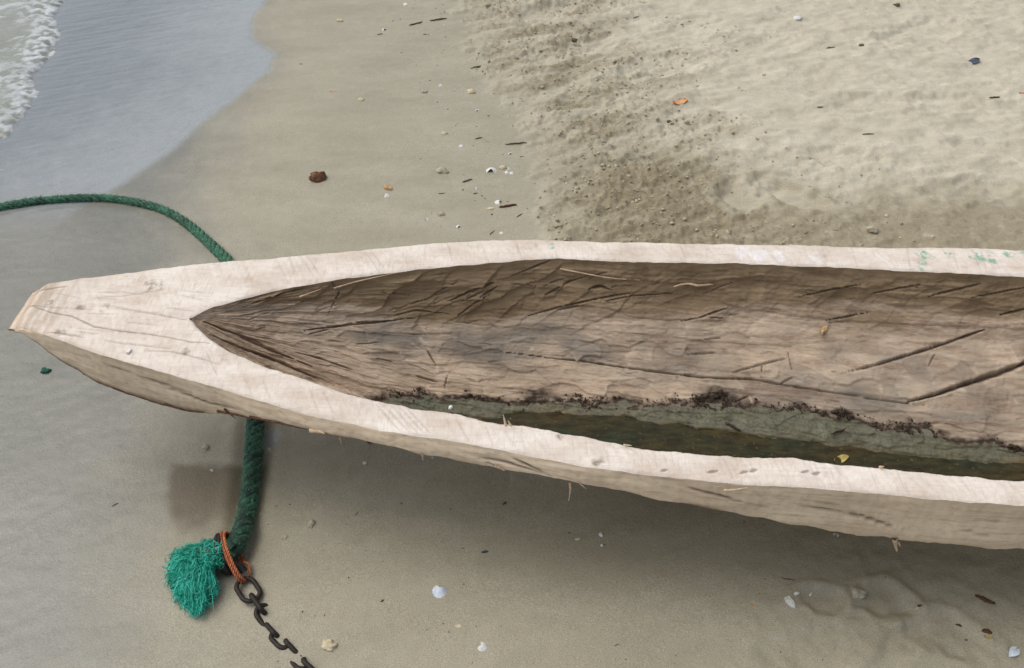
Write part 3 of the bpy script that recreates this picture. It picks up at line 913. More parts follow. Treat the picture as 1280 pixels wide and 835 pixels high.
RUST = np.clip(RUST + 0.9 * ss(0.1, 0.35, IX) * ss(0.03, 0.07, AR) * ss(0.26, 0.14, AR) * ss(0.10, 0.40, noise(IX * 5, AR * 60, 349) + 0.6 * noise(IX * 18, AR * 150, 350)), 0, 1)
CUT = np.where(upw > 0.5, fid, eid)                         # every cut took off a different depth of weathered wood
bq = np.array([on_hollow(*p) for p in ((262, 410), (300, 424), (350, 446), (400, 468), (450, 488))])
bd, _ = seg_dist(IP, bq)
RUST = np.maximum(RUST, ss(0.045, 0.005, bd) * ss(-0.1, 0.35, noise(IX * 10, AR * 40, 347) + 0.5 * noise(IX * 26, AR * 110, 348)))
ZW = 0.133                                            # water level in the hollow
sq_ = np.array([on_hollow(*p) for p in ((490, 494), (520, 497), (560, 500), (600, 498), (630, 503), (690, 508), (740, 506), (780, 506), (835, 511), (850, 506), (880, 504), (920, 506), (984, 514), (1052, 521), (1082, 532), (1165, 543), (1224, 555), (1270, 566))])
zs_line = np.interp(IX, sq_[:, 0], smooth(sq_[:, 2], 3))
hz = IP[..., 2] - zs_line + 0.006 * fbm(IX * 12, AR * 12, 351, 4) + 0.004 * noise(IX * 60, AR * 60, 352)
TIDE = np.exp(-((hz - 0.003) / (0.006 + 0.010 * ss(0.0, 0.7, noise(IX * 7, IX * 0, 354)))) ** 2) * (tv2 < 0.8)
TIDE = np.maximum(TIDE, 0.55 * ss(0.014, 0.0, hz) * (tv2 < 0.85))

t = NT('weathered_hollow_wood')
v = t.pos()
gA = t.noise(t.mapv(v, (7, 30, 50), (0, 0, 0.07)), 2.6, 7, 0.72, 1.0)
gB = t.noise(t.mapv(v, (16, 80, 130), (0, 0, 0.07)), 3.0, 6, 0.7, 0.6)
gC = t.noise(t.mapv(v, (2, 7, 9), (0, 0, 0.1)), 5, 6, 0.7, 0.8)
c = t.mix(t.ramp(gC, 0.3, 0.7), lin(170, 150, 128), lin(202, 184, 162))
c = t.mix(t.math('MULTIPLY', t.attr('grey').outputs['Fac'], t.ramp(gC, 0.25, 0.65, 1.0, 0.75)), c, lin(124, 119, 110))
c = t.mix(t.ramp(gA, 0.34, 0.45, 0.36, 0.0), c, lin(140, 112, 90))
c = t.mix(t.math('MULTIPLY', t.attr('rust').outputs['Fac'], t.ramp(gB, 0.35, 0.6, 0.65, 0.05)), c, lin(120, 86, 62))
c = t.mix(t.ramp(gB, 0.60, 0.72, 0.0, 0.32), c, lin(124, 100, 80))
c = t.mix(t.math('MULTIPLY', t.attr('ridge').outputs['Fac'], 0.42), c, lin(222, 204, 184))
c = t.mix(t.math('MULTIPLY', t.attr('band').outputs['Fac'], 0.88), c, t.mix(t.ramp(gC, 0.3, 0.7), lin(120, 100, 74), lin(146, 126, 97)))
c = t.mix(t.math('MULTIPLY', t.attr('bow').outputs['Fac'], t.ramp(gA, 0.35, 0.58, 0.85, 0.15)), c, lin(104, 76, 54))
c = t.mix(1.0, c, t.mix(t.attr('cut').outputs['Fac'], (0.86, 0.85, 0.84), (1.12, 1.12, 1.12)), 'MULTIPLY')
c = t.mix(t.math('MULTIPLY', t.attr('tide').outputs['Fac'], t.ramp(t.noise(v, 60, 5, 0.7), 0.3, 0.5, 0.45, 1.0)), c, lin(56, 44, 36))
c = t.mix(t.math('MULTIPLY', t.attr('dirt').outputs['Fac'], 0.66), c, lin(70, 46, 30))
t.set(Base_Color=c, Roughness=0.75, Normal=t.bump(t.math('ADD', t.math('ADD', gA, t.math('MULTIPLY', gB, 0.7)), t.math('MULTIPLY', gC, 0.5)), 0.5, 0.0035))
t.b.inputs['Specular IOR Level'].default_value = 0.3
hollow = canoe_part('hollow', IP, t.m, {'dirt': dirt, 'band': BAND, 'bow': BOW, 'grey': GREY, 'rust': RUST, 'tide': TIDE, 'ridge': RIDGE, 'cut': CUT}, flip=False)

# --- silt left in the bottom, and the puddle over it
SP = IP + inn * (0.0030 + 0.0014 * fbm(IX * 30, AR * 30, 361, 4) + 0.004 * ss(0.0, -0.03, hz))[..., None]
smask = (hz < 0.0)[:-1, :-1] & (IX < 2.9)[:-1, :-1]
t = NT('grey_silt')
v = t.pos()
n1, n2 = t.noise(t.mapv(v, (1, 2, 2)), 24, 6, 0.7), t.noise(v, 150, 4, 0.6)
c = t.mix(t.ramp(n1, 0.3, 0.7), lin(84, 85, 68), lin(114, 114, 94))
c = t.mix(t.ramp(n2, 0.54, 0.64, 0.0, 0.75), c, lin(66, 62, 48))
c = t.mix(t.ramp(t.noise(t.mapv(v, (1, 3, 3)), 11, 5, 0.65), 0.45, 0.65, 0.0, 0.55), c, lin(92, 88, 68))
c = t.mix(t.attr('dark_tone').outputs['Fac'], c, t.mix(t.ramp(t.noise(v, 12, 5, 0.6), 0.35, 0.65), lin(58, 52, 26), lin(112, 84, 42)))
t.set(Base_Color=c, Roughness=0.6, Normal=t.bump(t.math('ADD', n1, n2), 0.6, 0.003))
silt = np_mesh('silt', SP, grid_quads(*IX.shape, mask=smask, flip=False), t.m, attrs={'dark_tone': ss(0.010, -0.012, SP[..., 2] - ZW + 0.004 * noise(IX * 20, AR * 20, 365))})
tag(silt, 'grey-green silt left in the bottom of the canoe hollow', None, kind='stuff')
rowsW = []
for i in range(0, len(ih), 3):
    m = np.where(IP[i, :, 2] < ZW + 0.004)[0]
    if len(m) > 4 and sx_[i] < 2.9:
        rowsW.append(np.stack([np.full(12, sx_[i]), np.linspace(IP[i, m[0], 1], IP[i, m[-1], 1], 12), np.full(12, ZW)], -1))
WP = np.array(rowsW)
t = NT('murky_water')
v = t.pos()
wn1 = t.noise(t.mapv(v, (1, 2.5, 1)), 7, 5, 0.6); wn2 = t.noise(t.mapv(v, (1, 3, 1)), 22, 5, 0.65)
c = t.mix(t.ramp(wn1, 0.30, 0.70), lin(88, 74, 42), lin(56, 66, 46))
c = t.mix(t.ramp(wn2, 0.38, 0.70, 0.0, 0.85), c, lin(36, 30, 18))
c = t.mix(t.ramp(t.noise(v, 90, 4, 0.6), 0.62, 0.70, 0.0, 0.6), c, lin(126, 112, 66))
t.set(Base_Color=c, Roughness=0.05,
      Normal=t.bump(t.noise(v, 14, 3), 0.12, 0.01))
t.b.inputs['Transmission Weight'].default_value = 0.3
t.b.inputs['IOR'].default_value = 1.33
pud = np_mesh('puddle', WP, grid_quads(*WP.shape[:2], flip=True), t.m)
tag(pud, 'shallow brown-green rainwater puddle in the bottom of the canoe', None, kind='structure')


# ------------------------------------------------------------------ small builders
def tube(path, radii, sides=8, twist=0.0):
    """tapered tube through points; returns verts, quads"""
    P = np.asarray(path, float); n = len(P)
    radii = np.broadcast_to(np.asarray(radii, float), (n,))
    T = np.gradient(P, axis=0); T /= np.maximum(np.linalg.norm(T, axis=1, keepdims=True), 1e-9)
    up = np.array([0, 0, 1.0]) if abs(T[0, 2]) < 0.9 else np.array([1.0, 0, 0])
    V = []
    nrm = None
    for i in range(n):
        if nrm is None:
            nrm = np.cross(T[i], up)
        nrm = nrm - T[i] * (nrm @ T[i]); nrm /= np.linalg.norm(nrm)
        bi = np.cross(T[i], nrm)
        a = np.arange(sides) / sides * 2 * math.pi
        V.append(P[i] + radii[i] * (np.cos(a)[:, None] * nrm + np.sin(a)[:, None] * bi))
    V = np.concatenate(V)
    q = []
    for i in range(n - 1):
        for j in range(sides):
            q.append((i * sides + j, i * sides + (j + 1) % sides, (i + 1) * sides + (j + 1) % sides, (i + 1) * sides + j))
    return V, np.array(q)


class MB:
    def __init__(s):
        s.v, s.f, s.n = [], [], 0

    def add(s, V, Q):
        V = np.asarray(V, float)
        s.v.append(V); s.f += [tuple(int(a) + s.n for a in q) for q in Q]; s.n += len(V)

    def build(s, name, mat, parent=None, off=None, smooth=True):
        V = np.concatenate(s.v)
        if off is not None:
            V = V - np.asarray(off)
        me = bpy.data.meshes.new(name)
        me.from_pydata(V.tolist(), [], s.f)
        if smooth:
            me.polygons.foreach_set('use_smooth', np.full(len(me.polygons), True))
        me.update()
        return link(name, me, mat, parent)


def resample(P, step):
    P = np.asarray(P, float)
    # Catmull-Rom through the points
    out = []
    Q = np.vstack([2 * P[0] - P[1], P, 2 * P[-1] - P[-2]])
    for i in range(1, len(Q) - 2):
        p0, p1, p2, p3 = Q[i - 1:i + 3]
        k = np.linspace(0, 1, 24, endpoint=False)[:, None]
        out.append(0.5 * (2 * p1 + (p2 - p0) * k + (2 * p0 - 5 * p1 + 4 * p2 - p3) * k ** 2 + (3 * p1 - p0 - 3 * p2 + p3) * k ** 3))
    C = np.vstack(out + [P[-1:]])
    s = np.concatenate([[0], np.cumsum(np.linalg.norm(np.diff(C, axis=0), axis=1))])
    u = np.arange(0, s[-1], step)
    return np.stack([np.interp(u, s, C[:, k]) for k in range(3)], -1)


# ------------------------------------------------------------------ the green mooring rope
RR = 0.0225
line = []
for (x, y) in rope_xy:
    line.append((x, y, gz(x, y) + RR * (0.72 if y < 1.7 else 0.30)))
line = np.array(line)
line[0:2, 2] = (-0.08, -0.03)
tail = at(276, 694, 0.030); t2 = at(252, 706, 0.030)
line = np.vstack([line[:-2], [[*at(302, 664, 0.026)], [*at(293, 684, 0.034)], [*tail], [*t2]]])
cl = resample(line, 0.0042)
rope = empty('mooring_rope', tuple(on_ground(318, 560)))
tag(rope, 'thick green twisted rope running under the canoe to a frayed end', 'rope')
RO = np.array(rope.location)
Tn = np.gradient(cl, axis=0); Tn /= np.linalg.norm(Tn, axis=1, keepdims=True)
Nn = np.cross(Tn, [0, 0, 1.0]); Nn /= np.linalg.norm(Nn, axis=1, keepdims=True)
Bn = np.cross(Tn, Nn)
sarc = np.arange(len(cl)) * 0.0042
RV = RR * np.interp(cl[:, 1], [1.3, 1.75, 2.1, 2.25], [1.0, 0.92, 0.76, 0.66]) * (1 + 0.05 * noise(sarc * 7, sarc * 0, 399))
t = NT('green_rope_fibre')
v = t.pos()
n1 = t.noise(v, 30, 5, 0.65); n2 = t.noise(v, 150, 4, 0.7)
c = t.mix(t.ramp(n1, 0.34, 0.66), lin(20, 54, 42), lin(50, 106, 80))
c = t.mix(t.ramp(n2, 0.50, 0.66, 0.0, 0.75), c, lin(104, 160, 130))
c = t.mix(t.ramp(t.noise(v, 55, 4, 0.6), 0.62, 0.72, 0.0, 0.7), c, lin(116, 118, 72))
c = t.mix(t.ramp(t.noise(v, 12, 3, 0.6), 0.48, 0.64, 0.0, 0.75), c, lin(22, 38, 31))
t.set(Base_Color=c, Roughness=0.75, Normal=t.bump(n2, 0.9, 0.003))
ROPE = t.m
for k in range(4):
    ph = sarc / 0.105 * 2 * math.pi + k * math.pi / 2
    wob_ = 1 + 0.10 * noise(sarc * 9, sarc * 0 + k, 400 + k)
    pth = cl + (np.cos(ph) * RV * 0.54 * wob_)[:, None] * Nn + (np.sin(ph) * RV * 0.54 * wob_)[:, None] * Bn
    V, Q = tube(pth - RO, RV * 0.50 * (1 + 0.10 * noise(sarc * 40, sarc * 0 + k, 410)), 8)
    np_mesh('strand', V, Q, ROPE, rope)
# loose fibres standing off the rope
t = NT('loose_green_fibre')
t.set(Base_Color=t.mix(t.noise(t.pos(), 40, 3), lin(34, 92, 70), lin(128, 184, 152)), Roughness=0.7)
fmb = []; fq = []; cnt = 0
vis = np.where((cl[:, 0] > -2.3))[0]
for k in range(5200):
    i = int(rng.choice(vis)); a = rng.uniform(0, 2 * math.pi)
    if math.sin(a) * 1 > 0.5 and Bn[i, 2] < 0: pass
    nr = math.cos(a) * Nn[i] + math.sin(a) * Bn[i]
    p = cl[i] + nr * RV[i] * 0.98
    d = nr * rng.uniform(0.2, 1.0) + Tn[i] * rng.normal(0, 1.0) + rng.normal(0, 0.4, 3)
    d /= np.linalg.norm(d)
    L = rng.uniform(0.004, 0.014); wv = np.cross(d, rng.normal(0, 1, 3)); wv = wv / np.linalg.norm(wv) * 0.00055
    fmb += [p - wv, p + wv, p + d * L + nr * 0.001]
    fq.append((cnt, cnt + 1, cnt + 2)); cnt += 3
fz = np_mesh('fibre_fuzz', np.array(fmb) - RO, fq, t.m, rope, smooth=False)
fz['kind'] = 'stuff'
# frayed tuft at the end
t = NT('frayed_teal_fibre')
v = t.pos()
c = t.mix(t.ramp(t.noise(v, 30, 4), 0.3, 0.7), lin(14, 142, 120), lin(56, 194, 170))
c = t.mix(t.ramp(t.noise(v, 80, 3), 0.62, 0.75, 0.0, 0.6), c, lin(120, 186, 150))
t.set(Base_Color=c, Roughness=0.6)
t.b.inputs['Subsurface Weight'].default_value = 0.0
aim0, aim1 = np.array(at(222, 700, 0.010)), np.array(at(238, 772, 0.004))
V_, F_, n_ = [], [], 0
for k in range(1700):
    u = rng.uniform(0, 1)
    tip_px = (np.interp(u, [0, 0.3, 0.6, 0.85, 1], [216, 209, 222, 246, 272]) + rng.normal(0, 4), np.interp(u, [0, 0.3, 0.6, 0.85, 1], [688, 722, 752, 772, 742]) + rng.normal(0, 4))
    tp = np.array(at(*tip_px, 0.004 + rng.uniform(0, 0.03)))
    st_px = (rng.uniform(240, 268), rng.uniform(680, 712))
    r0 = np.array(at(*st_px, rng.uniform(0.02, 0.050)))
    frac = rng.uniform(0.35, 1.0) ** 0.8
    tp = r0 + (tp - r0) * frac
    midp = 0.5 * (r0 + tp) + np.array([0, 0, rng.uniform(0.012, 0.038)]) + rng.normal(0, 0.006, 3)
    ks = np.linspace(0, 1, 9)[:, None]
    C = (1 - ks) ** 2 * r0 + 2 * ks * (1 - ks) * midp + ks ** 2 * tp
    C = C + np.sin(ks * rng.uniform(5, 16) + rng.uniform(0, 6)) * rng.normal(0, 0.0040, 3) * ks ** 0.5 + np.sin(ks * rng.uniform(3, 9) + rng.uniform(0, 6)) * rng.normal(0, 0.0035, 3)
    C[:, 2] = np.maximum(C[:, 2], 0.002)
    wdv = np.cross(tp - r0, rng.normal(0, 1, 3)); wdv = wdv / np.linalg.norm(wdv) * rng.uniform(0.0005, 0.0010)
    for j in range(9):
        V_ += [C[j] - wdv * (1 - 0.5 * j / 8), C[j] + wdv * (1 - 0.5 * j / 8)]
    for j in range(8):
        F_.append((n_ + 2 * j, n_ + 2 * j + 1, n_ + 2 * j + 3, n_ + 2 * j + 2))
    n_ += 18
for k in range(7000):                                   # matted curls over the tuft and the bound end
    u = rng.uniform(0, 1)
    if k % 7 == 0:
        b_ = np.array(at(rng.uniform(252, 276), rng.uniform(676, 706), rng.uniform(0.05, 0.066)))
    else:
        tipp = np.array([np.interp(u, [0, 0.3, 0.6, 0.85, 1], [218, 211, 224, 246, 270]), np.interp(u, [0, 0.3, 0.6, 0.85, 1], [690, 722, 750, 768, 738])])
        q = rng.uniform(0.0, 1.0) ** 0.8
        pp = np.array([255, 694]) * (1 - q) + tipp * q + rng.normal(0, 3, 2)
        b_ = np.array(at(pp[0], pp[1], 0.008 + 0.040 * math.sin(math.pi * min(1, 0.35 + 0.6 * q)) * rng.uniform(0.55, 1.1)))
    d1_ = rng.normal(0, 1, 3) * [1, 1, 0.6]; d1_ /= np.linalg.norm(d1_)
    d2_ = np.cross(d1_, rng.normal(0, 1, 3)); d2_ /= np.linalg.norm(d2_)
    rr_ = rng.uniform(0.004, 0.011); an0 = rng.uniform(0, 6.28); span = rng.uniform(1.2, 3.4)
    wdv = np.cross(d1_, d2_) * rng.uniform(0.0005, 0.0009)
    for j in range(7):
        a_ = an0 + span * j / 6
        C_ = b_ + rr_ * (math.cos(a_) * d1_ + math.sin(a_) * d2_)
        C_[2] = max(C_[2], 0.002)
        V_ += [C_ - wdv, C_ + wdv]
    for j in range(6):
        F_.append((n_ + 2 * j, n_ + 2 * j + 1, n_ + 2 * j + 3, n_ + 2 * j + 2))
    n_ += 14
tf = np_mesh('frayed_tuft', np.array(V_) - RO, F_, t.m, rope)
tf['kind'] = 'stuff'

ax_ = resample([tuple(at(292, 690, 0.032)), tuple(at(276, 691, 0.036)), tuple(at(262, 694, 0.034)), tuple(at(254, 697, 0.030))], 0.004)
an_ = np.arange(len(ax_)) * 0.004
Ta = np.gradient(ax_, axis=0); Ta /= np.linalg.norm(Ta, axis=1, keepdims=True)
Na = np.cross(Ta, [0, 0, 1.0]); Na /= np.linalg.norm(Na, axis=1, keepdims=True); Ba = np.cross(Ta, Na)
for k in range(7):
    ph = an_ / 0.16 * 2 * math.pi + k * 2 * math.pi / 7
    rr_ = 0.021 * (1 + 0.12 * noise(an_ * 30, an_ * 0, 430 + k))
    V, Q = tube(ax_ + (np.cos(ph) * rr_)[:, None] * Na + (np.sin(ph) * rr_)[:, None] * Ba - RO, 0.0115 * (1 + 0.2 * noise(an_ * 60, an_ * 0, 440 + k)), 8)
    np_mesh('bound_strand', V, Q, ROPE, rope)

# ------------------------------------------------------------------ lashing: orange cord and black band round the doubled rope, then a chain
ORANGE = simple_mat('orange_cord_fibre', lin(150, 84, 52), lin(206, 126, 84), 90, 0.7, 0.8, 0.002)
BLACK = simple_mat('black_rubber_band', lin(24, 22, 22), lin(52, 48, 46), 60, 0.55, 0.5, 0.001)
IRON = simple_mat('rusted_chain_iron', lin(16, 14, 13), lin(46, 34, 27), 70, 0.65, 0.7, 0.0015, 0.5)


def loop_pts(c, ax_u, ax_v, n=28):
    a = np.linspace(0, 2 * math.pi, n)
    return np.asarray(c) + np.cos(a)[:, None] * np.asarray(ax_u) + np.sin(a)[:, None] * np.asarray(ax_v)


def twisted(path, r, pitch, k=2, sides=6):
    mb = MB()
    P = np.asarray(path)
    T = np.gradient(P, axis=0); T /= np.linalg.norm(T, axis=1, keepdims=True)
    ref = np.array([0.3, 0.2, 0.93])
    N = np.cross(T, ref); N /= np.linalg.norm(N, axis=1, keepdims=True)
    B = np.cross(T, N)
    s = np.concatenate([[0], np.cumsum(np.linalg.norm(np.diff(P, axis=0), axis=1))])
    for j in range(k):
        ph = s / pitch * 2 * math.pi + j * 2 * math.pi / k
        mb.add(*tube(P + r * 0.5 * (np.cos(ph)[:, None] * N + np.sin(ph)[:, None] * B), r * 0.62, sides))
    return mb


lc = np.array(at(286, 690, 0.030))
cord = empty('orange_lashing', tuple(lc - RO))
cord.parent = rope
cord['label'] = 'orange twisted cord lashed round the rope end above the chain'
e1, e2 = np.array(at(279, 666, 0.048)), np.array(at(303, 728, 0.010))
axu = (e2 - e1) / 2
axv = np.cross(axu, np.array([0.75, 0.25, 0.2])); axv = axv / np.linalg.norm(axv) * 0.034
cc = (e1 + e2) / 2
for dx in (0.0, 0.006):
    o = twisted(resample(loop_pts(cc + np.array([dx, dx * 0.4, 0.0]), axu * (1 - 4 * dx), axv), 0.002), 0.0034, 0.014).build('turn', ORANGE, cord, lc)
bite = [at(303, 726, 0.012), at(311, 718, 0.014), at(311, 706, 0.016), at(304, 702, 0.02)]
twisted(resample([tuple(p) for p in bite], 0.002), 0.0028, 0.014).build('loose_end', ORANGE, cord, lc)
bo = np.array(at(279, 690, 0.03))
band = empty('black_band', tuple(bo - RO))
band.parent = rope
band['label'] = 'black band wrapped round the frayed rope beside the orange cord'
for dx in (0, -4):
    b1, b2 = np.array(at(277 + dx, 669, 0.050)), np.array(at(288 + dx, 716, 0.006))
    u = (b2 - b1) / 2
    vv = np.cross(u, np.array([0.8, 0.2, 0.1])); vv = vv / np.linalg.norm(vv) * 0.036
    V, Q = tube(loop_pts((b1 + b2) / 2, u, vv, 30), 0.0055, 8)
    mb = MB(); mb.add(V, Q); mb.build('turn', BLACK, band, bo)
kn = MB(); V, Q = tube(resample([tuple(at(277, 690, 0.05)), tuple(at(281, 700, 0.05)), tuple(at(290, 704, 0.04)), tuple(at(300, 708, 0.03)), tuple(at(306, 716, 0.02))], 0.004), 0.0085, 8)
kn.add(V, Q); kn.build('knot', BLACK, band, bo)

chain = empty('mooring_chain', tuple(on_ground(330, 765)))
tag(chain, 'rusty black iron chain half buried in sand below the orange cord', 'chain')
co = np.array(chain.location)


def link_obj(pa, pb, half_w, roll, r=0.0054):
    """stadium link from pixel pa to pb; roll 0 = flat on the sand"""
    A, B = np.array(pa), np.array(pb)
    ax = B - A; L = np.linalg.norm(ax); ax /= L
    side = np.cross(ax, [0, 0, 1.0]); side /= np.linalg.norm(side); upv = np.cross(side, ax)
    sv = side * math.cos(roll) + upv * math.sin(roll)
    c = (A + B) / 2
    a = np.linspace(0, 2 * math.pi, 37)
    st_ = np.maximum(L / 2 - half_w, 0)
    P = [c + ax * (np.cos(q) * half_w + np.sign(np.cos(q)) * st_) + sv * np.sin(q) * half_w for q in a]
    mb = MB(); V, Q = tube(P, r, 8); mb.add(V, Q)
    return mb.build('chain_link', IRON, chain, co)


lk = [((304, 728), (320, 753), 0.0195, 0.2, 0.012, 0.012), ((316, 747), (331, 767), 0.0125, 1.4, 0.011, 0.004), ((325, 759), (342, 781), 0.0170, 0.35, 0.006, -0.010),
      ((333, 778), (347, 795), 0.0125, 1.35, -0.010, 0.001), ((342, 788), (361, 807), 0.0165, 0.45, -0.004, -0.002), ((357, 800), (373, 815), 0.0125, 1.3, 0.000, -0.012),
      ((365, 815), (384, 833), 0.0165, 0.45, -0.011, -0.002), ((380, 824), (400, 841), 0.0135, 1.15, 0.003, -0.003), ((397, 836), (416, 853), 0.0165, 0.4, -0.003, -0.008)]
for pa, pb, hw, rl, za, zb in lk:
    A, B = on_ground(*pa), on_ground(*pb)
    dz_ = 0.0 if pa[1] < 755 else 0.0035
    A.z += za - dz_; B.z += zb - dz_
    link_obj(A, B, hw, rl)


# ------------------------------------------------------------------ debris
def ico(sub=2):
    bm = bmesh.new()
    bmesh.ops.create_icosphere(bm, subdivisions=sub, radius=1.0)
    V = np.array([v.co for v in bm.verts]); Fs = [tuple(v.index for v in f.verts) for f in bm.faces]
    bm.free()
    return V, Fs


ICO2, ICO3 = ico(2), ico(3)


def rotz(V, a):
    c, s_ = math.cos(a), math.sin(a)
    V = np.array(V); x, y = V[:, 0].copy(), V[:, 1].copy()
    V[:, 0], V[:, 1] = c * x - s_ * y, s_ * x + c * y
    return V


def lumpy(size, seed, amt=0.25, sub=2):
    V, Fs = ICO3 if sub == 3 else ICO2
    V = V.copy()
    n = noise(V[:, 0] * 1.7 + seed * 3.1, V[:, 1] * 1.7 + V[:, 2] * 1.3, seed) + 0.5 * noise(V[:, 0] * 4 + V[:, 2] * 3, V[:, 1] * 4 + seed, seed + 1)
    V *= (1 + amt * n)[:, None]
    return V * np.asarray(size), Fs


def pebble(sz, seed):
    V, Fs = lumpy((sz * 0.5, sz * 0.40, sz * 0.32), seed, 0.35, 3)
    V[:, 2] += sz * 0.10
    return V, Fs


def shell(sz, seed):
    """a ribbed half-shell lying hollow side down"""
    V, Fs = [], []
    nr, na = 7, 22
    for i in range(nr):
        k = i / (nr - 1)
        for j in range(na):
            a = (j / (na - 1) - 0.5) * math.radians(250)
            r = sz * 0.62 * k * (1 + 0.05 * math.cos(j * math.pi)) * (1 - 0.35 * abs(a) / 2.2)
            V.append((r * math.cos(a) - sz * 0.22, r * math.sin(a), sz * 0.30 * (1 - k * k) * (1 + 0.12 * math.cos(j * math.pi) * k) + 0.0005))
    for i in range(nr - 1):
        for j in range(na - 1):
            Fs.append((i * na + j, i * na + j + 1, (i + 1) * na + j + 1, (i + 1) * na + j))
    n0 = len(V)
    V += [(x, y, z - 0.0012) for x, y, z in V]
    Fs += [tuple(a + n0 for a in f[::-1]) for f in Fs]
    return rotz(np.array(V), seed * 1.3), Fs


def chip(sz, seed, flat=0.22, ratio=0.45):
    r = random.Random(seed)
    n = 9
    out = []
    for k in range(n):
        a = 2 * math.pi * k / n
        rr = r.uniform(0.75, 1.1)
        out.append((math.cos(a) * sz * 0.5 * rr, math.sin(a) * sz * 0.5 * ratio * rr))
    V = [(x, y, r.uniform(-0.02, 0.05) * sz) for x, y in out] + [(x * 0.82, y * 0.8, sz * flat * r.uniform(0.7, 1.3)) for x, y in out] + [(0, 0, sz * flat * 1.1)]
    Fs = [(k, (k + 1) % n, n + (k + 1) % n, n + k) for k in range(n)] + [(n + k, n + (k + 1) % n, 2 * n) for k in range(n)] + [tuple(range(n - 1, -1, -1))]
    return np.array(V), Fs


def stick(sz, seed, thick=0.09):
    r = random.Random(seed)
    n = 9
    P = [((k / (n - 1) - 0.5) * sz, r.uniform(-0.035, 0.035) * sz, sz * 0.03 + r.uniform(0, 0.02) * sz) for k in range(n)]
    rad = [sz * thick * (0.35 + 0.65 * math.sin(math.pi * (k + 0.6) / n)) * r.uniform(0.75, 1.15) for k in range(n)]
    V, Q = tube(P, rad, 7)
    Fs = [tuple(q) for q in Q] + [tuple(range(6, -1, -1)), tuple((n - 1) * 7 + k for k in range(7))]
    return V, Fs


def leaf(sz, seed):
    n, m = 9, 5
    V, Fs = [], []
    r = random.Random(seed)
    tw = r.uniform(0.2, 0.5)
    for i in range(n):
        k = i / (n - 1)
        wd = sz * 0.26 * math.sin(math.pi * min(0.97, k * 0.95 + 0.03)) ** 0.8
        for j in range(m):
            a = j / (m - 1) * 2 - 1
            V.append(((k - 0.5) * sz, a * wd, sz * (0.05 + 0.10 * a * a * tw * 2 + 0.10 * math.sin(k * 5 + seed))))
    for i in range(n - 1):
        for j in range(m - 1):
            Fs.append((i * m + j, (i + 1) * m + j, (i + 1) * m + j + 1, i * m + j + 1))
    n0 = len(V)
    V += [(x, y, z - 0.0008) for x, y, z in V]
    Fs += [tuple(a + n0 for a in f[::-1]) for f in Fs]
    return np.array(V), Fs


M_ = {
    'white': simple_mat('white_shell', lin(206, 206, 204), lin(236, 236, 234), 120, 0.45, 0.3),
    'bluewhite': simple_mat('bluish_white_shell', lin(186, 200, 216), lin(226, 234, 242), 60, 0.4, 0.3),
    'cream': simple_mat('cream_stone', lin(184, 172, 140), lin(222, 212, 184), 90, 0.8, 0.6),
    'pale': simple_mat('pale_grey_stone', lin(150, 144, 124), lin(190, 184, 164), 90, 0.85, 0.7),
    'tan': simple_mat('tan_fragment', lin(160, 130, 92), lin(200, 174, 132), 90, 0.8, 0.6),
    'brown': simple_mat('brown_bark', lin(66, 48, 36), lin(112, 80, 58), 80, 0.85, 0.8, 0.002, 0.2, (1, 5, 5)),
    'husk': simple_mat('red_brown_husk', lin(58, 38, 27), lin(136, 98, 68), 60, 0.8, 1.0, 0.004),
    'dark': simple_mat('dark_twig', lin(72, 62, 50), lin(118, 104, 84), 90, 0.85, 0.8, 0.002, 0.2, (1, 5, 5)),
    'orange': simple_mat('orange_scrap', lin(206, 134, 76), lin(228, 168, 112), 60, 0.7, 0.5),
    'blue': simple_mat('dark_blue_scrap', lin(44, 52, 66), lin(78, 88, 104), 60, 0.5, 0.5),
    'pink': simple_mat('pinkish_scrap', lin(166, 110, 92), lin(196, 144, 122), 60, 0.8, 0.5),
    'green': simple_mat('dark_green_fibre', lin(16, 62, 52), lin(44, 110, 90), 80, 0.8, 0.8),
    'leaf': simple_mat('yellow_leaf', lin(140, 122, 60), lin(186, 168, 98), 50, 0.55, 0.5),
    'wood': simple_mat('raw_wood_splinter', lin(172, 146, 116), lin(216, 196, 170), 60, 0.85, 0.6, 0.001, 0.2, (1, 6, 6)),
    'mud': simple_mat('dark_wet_debris', lin(32, 26, 20), lin(70, 56, 42), 70, 0.6, 0.9, 0.003),
}
def clump(sz, seed):
    r = np.random.default_rng(seed)
    mbc = MB()
    for k in range(26):
        V, Fs = lumpy(sz * r.uniform(0.06, 0.15) * np.array([1.3, 1, 0.7]), seed + k, 0.4, 2)
        rr = sz * 0.42 * abs(r.normal(0, 0.55)); a = r.uniform(0, 6.28)
        mbc.add(rotz(V, a) + np.array([rr * math.cos(a) * 1.2, rr * math.sin(a) * 0.8, max(0, sz * r.uniform(0.0, 0.28) - rr * 0.4)]), Fs)
    for k in range(16):
        a = r.uniform(0, 6.28); L = sz * r.uniform(0.3, 0.75)
        c0 = r.normal(0, sz * 0.2, 3) * [1, 1, 0.2] + [0, 0, sz * 0.15]
        P = [c0 + np.array([math.cos(a), math.sin(a), r.uniform(-0.1, 0.3)]) * L * (q - 0.3) + r.normal(0, sz * 0.02, 3) for q in np.linspace(0, 1, 6)]
        V, Q = tube(P, sz * 0.018, 5)
        mbc.add(V, Q)
    return np.concatenate(mbc.v), mbc.f


BUILD = {'clump': clump, 'pebble': pebble, 'shell': shell, 'chip': chip, 'stick': stick, 'leaf': leaf}
SEED = [100]


